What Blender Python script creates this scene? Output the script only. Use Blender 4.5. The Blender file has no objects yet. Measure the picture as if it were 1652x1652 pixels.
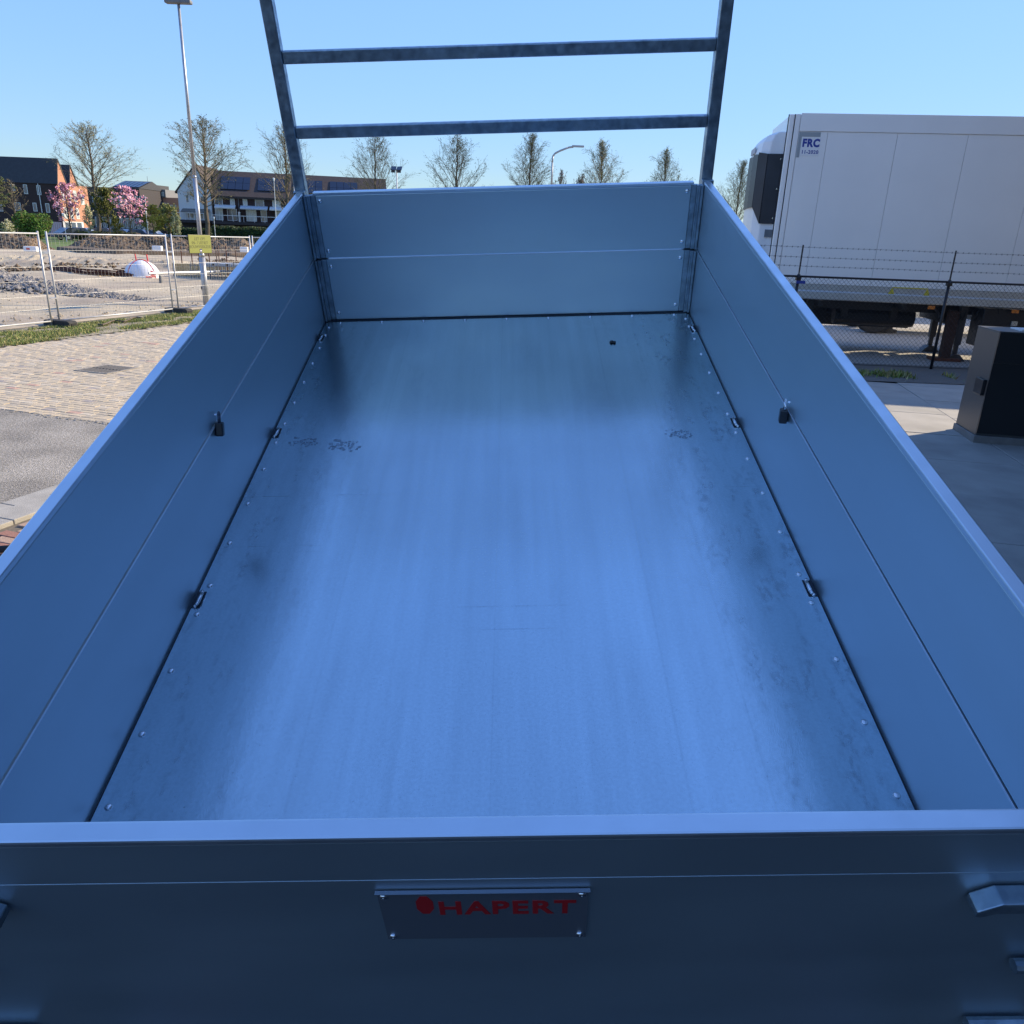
import bpy, math, random
from mathutils import Matrix, Vector, noise
R = math.radians
random.seed(7)
sc = bpy.context.scene
col = sc.collection

# ---------------------------------------------------------------- camera, sky, sun, exposure
F = 1252.0                                   # focal length in units of a 1652-wide picture
TH, RO = R(19.5), math.atan(.038)
CAM = Vector((0, 0, 2.3))
fw = Vector((0, math.cos(TH), -math.sin(TH)))
dn0 = Vector((0, -math.sin(TH), -math.cos(TH)))
rt = Vector((1, 0, 0)) * math.cos(RO) - dn0 * math.sin(RO)
dn = dn0 * math.cos(RO) + Vector((1, 0, 0)) * math.sin(RO)
cd = bpy.data.cameras.new('camera')
cam = bpy.data.objects.new('camera', cd)
col.objects.link(cam)
cd.sensor_width = 36
cd.lens = 36 * F / 1652
cd.clip_start = .05
cd.clip_end = 3000
M3 = Matrix((rt, -dn, -fw)).transposed()
cam.matrix_world = Matrix.Translation(CAM) @ M3.to_4x4()
sc.camera = cam

SUN_AZ, SUN_EL = R(60.9), R(27)               # azimuth from +Y towards +X
w = bpy.data.worlds.new('World')
sc.world = w
w.use_nodes = True
nt = w.node_tree
nt.nodes.clear()
sky = nt.nodes.new('ShaderNodeTexSky')
sky.sky_type = 'NISHITA'
sky.sun_disc = False
sky.sun_elevation = SUN_EL
sky.sun_rotation = SUN_AZ
sky.air_density = 1.0
sky.dust_density = .1
sky.ozone_density = 2.5
bg = nt.nodes.new('ShaderNodeBackground')
bg.inputs['Strength'].default_value = .105
wo = nt.nodes.new('ShaderNodeOutputWorld')
# the phone compressed the bright horizon: colour / (1 + k * brightness), the same for the whole sky
def wn(op, a, b=None):
    x = nt.nodes.new('ShaderNodeVectorMath'); x.operation = op
    for i, q in enumerate((a, b)):
        if q is None: continue
        if hasattr(q, 'links'): nt.links.new(q, x.inputs[i])
        else: x.inputs[i].default_value = q
    return x.outputs['Value'] if op == 'DOT_PRODUCT' else x.outputs[0]
SKY_K, SKY_TINT = .7, (3.15, 3.65, 4.6)
lum = wn('DOT_PRODUCT', sky.outputs[0], (.2 * SKY_K, .5 * SKY_K, .3 * SKY_K))
ad1 = nt.nodes.new('ShaderNodeMath'); ad1.operation = 'ADD'; nt.links.new(lum, ad1.inputs[0]); ad1.inputs[1].default_value = 1
den = nt.nodes.new('ShaderNodeCombineXYZ')
for i in range(3): nt.links.new(ad1.outputs[0], den.inputs[i])
tinted = wn('DIVIDE', wn('MULTIPLY', sky.outputs[0], SKY_TINT), den.outputs[0])
nt.links.new(tinted, bg.inputs[0])
nt.links.new(bg.outputs[0], wo.inputs[0])
sl = bpy.data.lights.new('sun', 'SUN')
sl.energy = 5.0
sl.angle = R(.53)
sl.color = (1, .83, .59)
so = bpy.data.objects.new('sun', sl)
col.objects.link(so)
sdir = Vector((math.sin(SUN_AZ) * math.cos(SUN_EL), math.cos(SUN_AZ) * math.cos(SUN_EL), math.sin(SUN_EL)))
so.rotation_euler = sdir.to_track_quat('Z', 'Y').to_euler()
so.location = sdir * 60
sc.view_settings.view_transform = 'Standard'
sc.view_settings.look = 'None'
sc.view_settings.gamma = 1
sc.view_settings.use_curve_mapping = False
sc.view_settings.exposure = .75

def ray(u, v):
    return fw * F + rt * (u - 826) + dn * (v - 826)
def G(u, v, z=0.0):                           # ground point seen at a picture position
    r = ray(u, v)
    return CAM + r * ((z - CAM.z) / r.z)
def D(u, v, y):                               # point at forward distance y
    r = ray(u, v)
    return CAM + r * (y / r.y)
def px(p):
    d = Vector(p) - CAM
    k = d.dot(fw)
    return (826 + F * d.dot(rt) / k, 826 + F * d.dot(dn) / k) if k > .1 else (-9999, -9999)

# ---------------------------------------------------------------- materials
def mat(name, c, rough=.6, metal=0.0, var=0.0, vscale=8.0, bump=0.0, bscale=60.0, c2=None, c2scale=3.0, c2amt=.5,
        stretch=None, var2=0.0, v2scale=.6, coat=0.0, spec=.5, aniso=0.0, rvar=0.0):
    m = bpy.data.materials.new(name)
    m.use_nodes = True
    n = m.node_tree
    b = n.nodes['Principled BSDF']
    b.inputs['Roughness'].default_value = rough
    b.inputs['Metallic'].default_value = metal
    b.inputs['Specular IOR Level'].default_value = spec
    b.inputs['Coat Weight'].default_value = coat
    b.inputs['Anisotropic'].default_value = aniso
    b.inputs['Base Color'].default_value = (*c, 1)
    tc = n.nodes.new('ShaderNodeTexCoord')
    mp = n.nodes.new('ShaderNodeMapping')
    n.links.new(tc.outputs['Object'], mp.inputs[0])
    if stretch:
        mp.inputs['Scale'].default_value = stretch
    def nz(s, d=4):
        t = n.nodes.new('ShaderNodeTexNoise')
        t.inputs['Scale'].default_value = s
        t.inputs['Detail'].default_value = d
        n.links.new(mp.outputs[0], t.inputs['Vector'])
        return t
    last = None
    if c2:
        t = nz(c2scale, 6)
        rp = n.nodes.new('ShaderNodeValToRGB')
        rp.color_ramp.elements[0].position = max(0, 1 - c2amt - .12)
        rp.color_ramp.elements[1].position = min(1, 1 - c2amt + .12)
        rp.color_ramp.elements[0].color = (*c, 1)
        rp.color_ramp.elements[1].color = (*c2, 1)
        n.links.new(t.outputs['Fac'], rp.inputs[0])
        last = rp.outputs[0]
    if var:
        t = nz(vscale, 5)
        mr = n.nodes.new('ShaderNodeMapRange')
        mr.inputs['From Min'].default_value = .3
        mr.inputs['From Max'].default_value = .7
        mr.inputs['To Min'].default_value = 1 - var
        mr.inputs['To Max'].default_value = 1 + var
        n.links.new(t.outputs['Fac'], mr.inputs[0])
        mx = n.nodes.new('ShaderNodeVectorMath')
        mx.operation = 'SCALE'
        if last:
            n.links.new(last, mx.inputs[0])
        else:
            mx.inputs[0].default_value = c
        n.links.new(mr.outputs[0], mx.inputs['Scale'])
        last = mx.outputs[0]
    if var2:
        t = nz(v2scale, 7)
        mr = n.nodes.new('ShaderNodeMapRange')
        mr.inputs['From Min'].default_value = .35
        mr.inputs['From Max'].default_value = .65
        mr.inputs['To Min'].default_value = 1 - var2
        mr.inputs['To Max'].default_value = 1 + var2
        n.links.new(t.outputs['Fac'], mr.inputs[0])
        mx = n.nodes.new('ShaderNodeVectorMath')
        mx.operation = 'SCALE'
        if last:
            n.links.new(last, mx.inputs[0])
        else:
            mx.inputs[0].default_value = c
        n.links.new(mr.outputs[0], mx.inputs['Scale'])
        last = mx.outputs[0]
    if last:
        n.links.new(last, b.inputs['Base Color'])
    if rvar:
        t = nz(vscale * 1.7, 4)
        mr = n.nodes.new('ShaderNodeMapRange')
        mr.inputs['From Min'].default_value = .3
        mr.inputs['From Max'].default_value = .7
        mr.inputs['To Min'].default_value = rough - rvar
        mr.inputs['To Max'].default_value = rough + rvar
        n.links.new(t.outputs['Fac'], mr.inputs[0])
        n.links.new(mr.outputs[0], b.inputs['Roughness'])
    if bump:
        t = nz(bscale, 6)
        bp = n.nodes.new('ShaderNodeBump')
        bp.inputs['Strength'].default_value = bump
        bp.inputs['Distance'].default_value = .02
        n.links.new(t.outputs['Fac'], bp.inputs['Height'])
        n.links.new(bp.outputs[0], b.inputs['Normal'])
    return m

def brickmat(name, c1, c2, mortar, sx=.21, sy=.06, rough=.85):
    m = mat(name, c1, rough)
    n = m.node_tree
    b = n.nodes['Principled BSDF']
    tc = n.nodes['Texture Coordinate']
    sp = n.nodes.new('ShaderNodeSeparateXYZ')
    cb = n.nodes.new('ShaderNodeCombineXYZ')
    ad = n.nodes.new('ShaderNodeMath')
    n.links.new(tc.outputs['Object'], sp.inputs[0])
    n.links.new(sp.outputs[0], ad.inputs[0])
    n.links.new(sp.outputs[1], ad.inputs[1])
    n.links.new(ad.outputs[0], cb.inputs[0])
    n.links.new(sp.outputs[2], cb.inputs[1])
    t = n.nodes.new('ShaderNodeTexBrick')
    t.inputs['Scale'].default_value = 1
    t.inputs['Brick Width'].default_value = sx
    t.inputs['Row Height'].default_value = sy
    t.inputs['Mortar Size'].default_value = .006
    t.inputs['Color1'].default_value = (*c1, 1)
    t.inputs['Color2'].default_value = (*c2, 1)
    t.inputs['Mortar'].default_value = (*mortar, 1)
    n.links.new(cb.outputs[0], t.inputs[0])
    n.links.new(t.outputs[0], b.inputs['Base Color'])
    return m

# ---------------------------------------------------------------- mesh builder
class MB:
    def __init__(s):
        s.v = []; s.f = []; s.mi = []; s.cur = 0
    def face(s, idx):
        s.f.append(idx); s.mi.append(s.cur)
    def quad(s, *p):
        i = len(s.v); s.v += [tuple(q) for q in p]; s.face(tuple(range(i, i + len(p))))
        return s
    def box(s, x0, x1, y0, y1, z0, z1, M=None):
        i = len(s.v)
        pts = [Vector((x, y, z)) for z in (z0, z1) for y in (y0, y1) for x in (x0, x1)]
        if M: pts = [M @ p for p in pts]
        s.v += [tuple(p) for p in pts]
        for q in ((0, 2, 3, 1), (4, 5, 7, 6), (0, 1, 5, 4), (2, 6, 7, 3), (0, 4, 6, 2), (1, 3, 7, 5)):
            s.face(tuple(i + k for k in q))
        return s
    def tube(s, a, b, r0, r1=None, n=6, cap=True):
        a = Vector(a); b = Vector(b); r1 = r0 if r1 is None else r1
        d = (b - a)
        if d.length < 1e-6: return s
        d.normalize()
        u = d.orthogonal().normalized(); w_ = d.cross(u)
        i = len(s.v)
        for p, r in ((a, r0), (b, r1)):
            for k in range(n):
                t = 2 * math.pi * k / n
                s.v.append(tuple(p + u * (r * math.cos(t)) + w_ * (r * math.sin(t))))
        for k in range(n):
            k2 = (k + 1) % n
            s.face((i + k, i + k2, i + n + k2, i + n + k))
        if cap and n > 3:
            s.face(tuple(i + k for k in reversed(range(n)))); s.face(tuple(i + n + k for k in range(n)))
        return s
    def path(s, pts, r, n=6):
        for a, b in zip(pts, pts[1:]): s.tube(a, b, r, n=n)
        return s
    def prism(s, poly, axis, a, b, M=None):
        """poly: 2-D outline; extruded along axis 'x','y' or 'z' from a to b"""
        def P(p, t):
            q = {'x': (t, p[0], p[1]), 'y': (p[0], t, p[1]), 'z': (p[0], p[1], t)}[axis]
            return tuple(M @ Vector(q)) if M else q
        i = len(s.v); n = len(poly)
        s.v += [P(p, a) for p in poly] + [P(p, b) for p in poly]
        s.face(tuple(range(i, i + n))); s.face(tuple(range(i + 2 * n - 1, i + n - 1, -1)))
        for k in range(n):
            k2 = (k + 1) % n
            s.face((i + k2, i + k, i + n + k, i + n + k2))
        return s
    def dome(s, c, r, h, n=8, M=None, up=Vector((0, 0, 1))):
        up = Vector(up).normalized(); u = up.orthogonal().normalized(); w_ = up.cross(u)
        i = len(s.v); c = Vector(c)
        for rr, hh in ((1, 0), (1, .35), (.7, .8)):
            for k in range(n):
                t = 2 * math.pi * k / n
                s.v.append(tuple(c + u * (r * rr * math.cos(t)) + w_ * (r * rr * math.sin(t)) + up * (h * hh)))
        s.v.append(tuple(c + up * h))
        for j in range(2):
            for k in range(n):
                k2 = (k + 1) % n
                s.face((i + j * n + k, i + j * n + k2, i + (j + 1) * n + k2, i + (j + 1) * n + k))
        for k in range(n):
            s.face((i + 2 * n + k, i + 2 * n + (k + 1) % n, i + 3 * n))
        return s
    def mesh(s, name, mats, smooth=False):
        me = bpy.data.meshes.new(name)
        me.from_pydata(s.v, [], s.f)
        mats = mats if isinstance(mats, (list, tuple)) else [mats]
        for m in mats: me.materials.append(m)
        if len(mats) > 1: me.polygons.foreach_set('material_index', s.mi)
        if smooth: me.polygons.foreach_set('use_smooth', [True] * len(me.polygons))
        me.update()
        return me
    def build(s, name, mats, parent=None, kind=None, label=None, smooth=False, bevel=0, fix=False):
        me = s.mesh(name, mats, smooth)
        if fix:
            import bmesh
            b = bmesh.new(); b.from_mesh(me); bmesh.ops.recalc_face_normals(b, faces=b.faces); b.to_mesh(me); b.free()
        o = link(name, me, parent)
        if kind: o['kind'] = kind
        if label: o['label'] = label
        if bevel:
            md = o.modifiers.new('bevel', 'BEVEL'); md.width = bevel; md.segments = 2
            md.limit_method = 'ANGLE'; md.harden_normals = False
        return o
def link(name, data, parent=None):
    o = bpy.data.objects.new(name, data); col.objects.link(o)
    if parent: o.parent = parent
    return o
def thing(name, label, cat, loc=(0, 0, 0), rz=0, group=None):
    o = link(name, None)
    o.empty_display_size = .2
    o.location = loc; o.rotation_euler = (0, 0, rz)
    return tag(o, label, cat, group)
def tag(o, label, cat, group=None):
    o['label'] = label; o['category'] = cat
    if group: o['group'] = group
    return o
def copy_tree(o, parent=None):
    c = o.copy(); col.objects.link(c); c.parent = parent
    for ch in list(o.children): copy_tree(ch, c)
    return c
def text(name, body, size, m, parent, M, align='CENTER', bold=0.0, ext=.001, sx=1.0):
    cu = bpy.data.curves.new(name, 'FONT')
    cu.body = body; cu.size = size; cu.align_x = align; cu.align_y = 'CENTER'
    cu.extrude = ext; cu.offset = bold; cu.resolution_u = 3; cu.space_line = .95; cu.space_character = 1.12
    t = bpy.data.objects.new(name, cu)
    me = bpy.data.meshes.new_from_object(t)
    me.materials.clear(); me.materials.append(m)
    bpy.data.objects.remove(t)
    me.transform(M @ Matrix.Diagonal((sx, 1, 1, 1)))
    return link(name, me, parent)

# ---------------------------------------------------------------- palette
ALU = mat('brushed_aluminium', (.52, .63, .69), .46, .9, var=.025, vscale=2.2, rvar=.04, stretch=(.5, .25, 1.6))
ALUCAP = mat('aluminium_cap', (.66, .73, .79), .36, .9, var=.05, vscale=9, rvar=.06)
GALV = mat('galvanised_steel', (.36, .44, .50), .40, .85, var=.22, vscale=24, rvar=.1, c2=(.27, .34, .40), c2scale=30, c2amt=.5)
ZINC = mat('zinc_plated_steel', (.75, .77, .8), .22, 1)
DARKGAP = mat('dark_steel', (.03, .035, .045), .5, .4)
RUBBER = mat('black_rubber', (.02, .02, .02), .8, var=.2)
BLACKMET = mat('black_plastic', (.015, .016, .018), .45)
WHITEP = mat('white_paint', (.80, .81, .82), .35, var=.03, vscale=2)
FENCEGALV = mat('fence_galvanised', (.50, .51, .52), .5, .4, var=.1, vscale=20)
CONCR = mat('concrete', (.40, .385, .36), .9, var=.10, vscale=2.5, bump=.25, bscale=90, c2=(.34, .33, .31), c2scale=1.2, c2amt=.4)
KERBC = mat('kerb_concrete', (.35, .335, .30), .9, var=.14, vscale=6, bump=.3, bscale=120)
ASPH = mat('asphalt', (.25, .23, .19), .92, var=.35, var2=.22, v2scale=1.3, vscale=55, bump=.9, bscale=90, c2=(.40, .37, .33), c2scale=38, c2amt=.47)
ASPHD = mat('yard_asphalt', (.07, .072, .078), .9, var=.2, vscale=40, bump=.4, bscale=150)
SAND = mat('building_sand', (.44, .375, .265), .95, var2=.12, v2scale=.5, var=.12, vscale=1.5, bump=.6, bscale=14, c2=(.33, .275, .21), c2scale=.35, c2amt=.45)
SOIL = mat('dug_soil', (.15, .105, .068), .95, var2=.3, v2scale=.35, var=.3, vscale=4, bump=.7, bscale=9, c2=(.10, .08, .06), c2scale=2, c2amt=.45)
RUBBLE = mat('rubble', (.23, .215, .20), .95, var=.35, vscale=6, bump=.5, bscale=20)
GRASSB = mat('grass_ground', (.075, .105, .03), .95, var=.3, vscale=6, c2=(.16, .14, .06), c2scale=1.5, c2amt=.42)
GRASS = [mat('grass_blade', (.17, .24, .05), .8, var=.3, vscale=4), mat('grass_blade_dry', (.38, .34, .15), .85, var=.25, vscale=4), mat('grass_blade_dark', (.05, .10, .02), .8)]
BARK = mat('bark', (.11, .09, .07), .95, var=.3, vscale=6)
TWIG = mat('twig', (.17, .14, .10), .95)
BUD = mat('spring_buds', (.24, .22, .09), .8, var=.3, vscale=3)
YELLEAF = mat('yellow_green_leaves', (.24, .25, .045), .75, var=.3, vscale=2)
GREENLEAF = mat('green_leaves', (.06, .115, .02), .75, var=.35, vscale=2)
BRIGHTLEAF = mat('fresh_green_leaves', (.10, .20, .02), .75, var=.35, vscale=2)
DARKLEAF = mat('dark_leaves', (.02, .045, .015), .7, var=.4, vscale=2)
OLIVELEAF = mat('olive_leaves', (.09, .10, .02), .75, var=.35, vscale=2)
PINK = mat('pink_blossom', (.62, .27, .38), .7, var=.25, vscale=3)
PALEPINK = mat('pale_pink_blossom', (.8, .55, .62), .7)
WHITEBL = mat('white_blossom', (.68, .68, .5), .7)
GLASS = mat('window_glass', (.06, .09, .14), .08, spec=1.0, var=.3, vscale=1)
GLASSL = mat('bright_window_glass', (.42, .47, .48), .12, spec=1.0, var=.3, vscale=1)
FRAMEW = mat('white_window_frame', (.72, .72, .70), .5)
ROOFD = mat('dark_roof_tiles', (.032, .034, .042), .6, var=.2, vscale=3)
ROOFB = mat('brown_roof_tiles', (.055, .042, .040), .8, var=.2, vscale=3)
SOLAR = mat('solar_panel', (.01, .013, .03), .2, spec=.8)
BRICKBROWN = brickmat('dark_brown_brick', (.055, .026, .024), (.035, .018, .018), (.05, .04, .04))
BRICKORANGE = brickmat('orange_brick', (.52, .24, .14), (.46, .19, .12), (.35, .25, .2))
BRICKGREY = brickmat('charcoal_brick', (.05, .04, .045), (.035, .03, .035), (.05, .05, .05))
GREYCLAD = mat('grey_cladding', (.16, .175, .19), .6, var=.1)
WHITEWALL = mat('white_render', (.62, .66, .68), .8, var=.04)
WOOD = mat('formwork_timber', (.50, .36, .17), .8, var=.15, vscale=5)
RUST = mat('rusty_steel', (.12, .045, .025), .9, var=.35, vscale=15)
YELLOW = mat('sign_yellow', (.19, .21, .035), .5)
INK = mat('dark_print', (.09, .10, .02), .6)
BLUEPRINT = mat('blue_print', (.02, .05, .30), .5)
REDPRINT = mat('red_print', (.40, .012, .015), .45)
YELMARK = mat('yellow_marking', (.62, .52, .06), .5)
REDFAB = mat('red_fabric', (.6, .06, .07), .8)
WHITEFAB = mat('white_fabric', (.75, .76, .80), .8, var=.05)
ORANGELENS = mat('orange_lens', (.7, .2, .03), .3)
REEFER = mat('white_reefer_panel', (.88, .88, .86), .3, var=.02, vscale=1.2, coat=.2)
REEFRAIL = mat('anodised_rail', (.50, .54, .55), .35, .5, var=.05, vscale=4)
VENTG = mat('smoked_grille', (.02, .024, .034), .42, var=.25, vscale=3)
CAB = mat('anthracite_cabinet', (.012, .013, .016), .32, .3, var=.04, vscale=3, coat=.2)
CAB_LIT = mat('anthracite_cabinet_lit', (.075, .078, .082), .38, .4, var=.04, vscale=3)  # same cabinet paint made lighter, light from the ground put into the colour
RED_TAIL = mat('red_lens', (.4, .01, .01), .25)
FENCEBLACK = mat('black_powder_coat', (.012, .013, .018), .4)
HALLW = mat('unseen_hall_cladding', (.05, .055, .065), .5, .2, var=.05, vscale=.5)

# bed floor: galvanised sheet with faint lengthwise lines, stains and scratches
def floor_material():
    m = mat('bed_floor_sheet', (.60, .64, .70), .27, 1.0)
    n = m.node_tree; b = n.nodes['Principled BSDF']; L = n.links.new
    tc = n.nodes['Texture Coordinate']
    def node(t, **k):
        x = n.nodes.new(t)
        for a, v in k.items(): setattr(x, a, v)
        return x
    def noise_(scale, sc_, det=5):
        mp = node('ShaderNodeMapping'); mp.inputs['Scale'].default_value = sc_
        L(tc.outputs['Object'], mp.inputs[0])
        t = node('ShaderNodeTexNoise'); t.inputs['Scale'].default_value = scale; t.inputs['Detail'].default_value = det
        L(mp.outputs[0], t.inputs['Vector']); return t.outputs['Fac']
    def rng(x, a, b_, c, d):
        r = node('ShaderNodeMapRange'); L(x, r.inputs[0])
        for i, v in enumerate((a, b_, c, d)): r.inputs[i + 1].default_value = v
        return r.outputs[0]
    def math_(op, x, y):
        r = node('ShaderNodeMath', operation=op)
        for i, v in enumerate((x, y)):
            if isinstance(v, (int, float)): r.inputs[i].default_value = v
            else: L(v, r.inputs[i])
        return r.outputs[0]
    sp = node('ShaderNodeSeparateXYZ'); L(tc.outputs['Object'], sp.inputs[0])
    X, Y = sp.outputs[0], sp.outputs[1]
    # dusty scuffed bands beside the side boards, strongest on the right
    bandR = rng(X, .48, .78, 0, 1)
    bandL = rng(X, -.45, -.8, 0, .65)
    band = math_('MAXIMUM', bandR, bandL)
    scuff = rng(noise_(10, (2.2, .6, 1)), .46, .66, 0, 1)
    fine = rng(noise_(60, (1, .5, 1)), .42, .62, 0, 1)
    dirt = math_('MULTIPLY', math_('MULTIPLY', band, scuff), fine)
    # long dark lines at fixed x and cross scratches at fixed y
    def line(C, at, wd):
        return rng(math_('ABSOLUTE', math_('SUBTRACT', C, at), 0), 0, wd, 1, 0)
    brk = rng(noise_(7, (1, 1, 1)), .42, .58, 0, 1)
    ln = line(X, -.47, .006)
    for at, wd in ((.42, .005), (-.02, .003), (.6, .003)):
        ln = math_('MAXIMUM', ln, line(X, at, wd))
    ln = math_('MULTIPLY', ln, .11)
    cr = line(Y, 1.02, .004)
    for at in (1.28, 1.31, .93, 1.58):
        cr = math_('MAXIMUM', cr, line(Y, at, .003))
    cr = math_('MULTIPLY', math_('MULTIPLY', cr, math_('MULTIPLY', brk, rng(noise_(1.6, (1, 1, 1)), .47, .58, 0, 1))), .4)
    tot = math_('MINIMUM', math_('ADD', math_('ADD', math_('MULTIPLY', dirt, .5), ln), cr), 1)
    spots = rng(noise_(230, (1, 1, 1), 2), .66, .72, 0, .35)
    smear = math_('MULTIPLY', rng(noise_(2.1, (1.6, .5, 1), 7), .52, .68, 0, 1), rng(noise_(34, (1, .4, 1), 4), .4, .65, .35, 1))
    tot = math_('MINIMUM', math_('ADD', math_('ADD', tot, spots), math_('MULTIPLY', smear, .16)), 1)
    base = math_('MULTIPLY', rng(noise_(3.0, (1, .25, 1)), .3, .7, .91, 1.06), math_('MULTIPLY', rng(noise_(9, (3, .12, 1)), .3, .7, .95, 1.05), rng(noise_(120, (1, 1, 1), 2), .3, .7, .95, 1.05)))
    mixc = node('ShaderNodeMix', data_type='RGBA'); L(tot, mixc.inputs[0])
    mixc.inputs[6].default_value = (.53, .65, .71, 1); mixc.inputs[7].default_value = (.22, .26, .29, 1)
    sc_ = node('ShaderNodeVectorMath', operation='SCALE'); L(mixc.outputs[2], sc_.inputs[0]); L(base, sc_.inputs['Scale'])
    L(sc_.outputs[0], b.inputs['Base Color'])
    rg = math_('ADD', rng(noise_(5, (1, .3, 1)), .3, .7, .17, .235), math_('MULTIPLY', tot, .3))
    L(rg, b.inputs['Roughness'])
    h1 = noise_(150, (.45, 1, 1), 3)
    h2 = noise_(26, (1, .35, 1), 2)
    h3 = noise_(420, (1, .5, 1), 2)
    hh = math_('ADD', math_('ADD', math_('MULTIPLY', h1, .16), math_('MULTIPLY', h2, .22)), math_('MULTIPLY', h3, .12))
    bp = node('ShaderNodeBump'); bp.inputs['Strength'].default_value = .22; bp.inputs['Distance'].default_value = .006
    L(hh, bp.inputs['Height']); L(bp.outputs[0], b.inputs['Normal'])
    return m
BEDFLOOR = floor_material()

# ================================================================ GROUND AND PAVING
def struct(o):
    o['kind'] = 'structure'; return o
def sheet(name, pts, z, m):
    return struct(MB().quad(*[(p[0], p[1], z) for p in pts]).build(name, m))
sheet('ground', [(-900, -300), (900, -300), (900, 1500), (-900, 1500)], -.05, mat('far_ground', (.11, .12, .06), .95, var=.2, vscale=.1, c2=(.16, .14, .08), c2scale=.03, c2amt=.5))

# the road frame: t runs along the road, s runs to the left of the near kerb
RD = Vector((.2999, .95397, 0)); RN = Vector((-.95397, .2999, 0)); RO_ = Vector((-4.37, 6.22, 0))
def RF(t, s, z=0.0):
    return RO_ + RD * t + RN * s + Vector((0, 0, z))
RM = Matrix((RD, RN, Vector((0, 0, 1)))).transposed().to_4x4(); RM.translation = RO_
def poly_rf(name, pts, z, m):
    return sheet(name, [RF(a, b) for a, b in pts], z, m)
poly_rf('asphalt_patch', [(-30, 0), (2.64, 0), (2.64, 7.9), (-30, 7.9)], -.002, ASPH)
# gravelly edge of the asphalt where it meets the bricks
mb = MB()
random.seed(3)
for i in range(260):
    s_ = random.uniform(0, 7.8); t_ = 2.64 + random.gauss(-.03, .025)
    p = RF(t_, s_, -.002); r = random.uniform(.012, .04)
    mb.dome(p, r, r * .35, 6)
o = mb.build('asphalt_crumbs', ASPH, kind='stuff')

# bricks of the road, running bond, rows across the road
BRM = [mat('road_brick_%s' % n_, c_, .9, var=.14, vscale=18, bump=.3, bscale=70) for n_, c_ in
       (('sand', (.47, .395, .28)), ('buff', (.50, .415, .295)), ('grey', (.40, .345, .26)), ('pale', (.52, .45, .34)),
        ('pink', (.46, .30, .23)), ('purple', (.33, .29, .26)))]
JOINT = mat('joint_sand', (.16, .135, .10), .95, var=.3, vscale=30)
bl, bwd, bg_ = .198, .094, .007
bmesh_ind = []
for m in BRM:
    b = MB(); x, y, h = bl / 2, bwd / 2, .03
    c = .004
    b.v = [(-x, -y, -h), (x, -y, -h), (x, y, -h), (-x, y, -h), (-x, -y, -c), (x, -y, -c), (x, y, -c), (-x, y, -c),
           (-x + c, -y + c, 0), (x - c, -y + c, 0), (x - c, y - c, 0), (-x + c, y - c, 0)]
    for a in (0, 4):
        for k in range(4): b.face((a + k, a + (k + 1) % 4, a + 4 + (k + 1) % 4, a + 4 + k))
    b.face((8, 9, 10, 11))
    bmesh_ind.append(b.mesh('brick', m))
rb = struct(MB().quad(*[RF(a, b, -.014) for a, b in ((2.64, 0), (60, 0), (60, 7.75), (2.64, 7.75))]).build('brick_road', JOINT))
def lay(t0, t1, s0, s1, parent, limit, weights, seed, maxd):
    random.seed(seed)
    cells = []
    t = t0 + bwd / 2; row = 0
    while t < t1:
        s = s0 + bl / 2 + (bl / 2 if row % 2 else 0) + random.uniform(-.05, .05)
        while s < s1 - bl / 2 + .02:
            p = RF(t, s)
            u, v = px(p)
            vis = -10 < u < 500 and 200 < v < 960
            cells.append(((p - CAM).length + (0 if vis else 1000), t, s))
            s += bl + bg_
        t += bwd + bg_; row += 1
    cells.sort()
    rest = MB()
    rot0 = math.atan2(RN.y, RN.x)
    for i, (dd, t, s) in enumerate(cells):
        k = random.choices(range(6), weights)[0]
        p = RF(t + random.uniform(-.002, .002), s, random.uniform(-.003, .0025))
        rx, ry, rz = random.uniform(-.02, .02), random.uniform(-.012, .012), rot0 + random.uniform(-.015, .015)
        if i < limit:
            o = link('brick', bmesh_ind[k], parent); o.location = p; o.rotation_euler = (rx, ry, rz)
        elif (dd % 1000) < maxd:
            M = Matrix.Translation(p) @ Matrix.Rotation(rz, 4, 'Z') @ Matrix.Rotation(rx, 4, 'X')
            rest.cur = k
            me = bmesh_ind[k]
            i0 = len(rest.v)
            rest.v += [tuple(M @ v_.co) for v_ in me.vertices]
            for pl in me.polygons: rest.face(tuple(i0 + q for q in pl.vertices))
    if rest.v: rest.build('distant_bricks', BRM, parent, kind='stuff')
lay(2.66, 15, .02, 7.7, rb, 300, (34, 30, 20, 12, 2.2, 1.6), 11, 60)
poly = MB().quad(*[RF(a, b, -.004) for a, b in ((15, 0), (60, 0), (60, 7.7), (15, 7.7))])
poly.build('far_paving', mat('far_bricks', (.38, .33, .27), .9, var=.12, vscale=9, bump=.3, bscale=40), rb)
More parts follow.
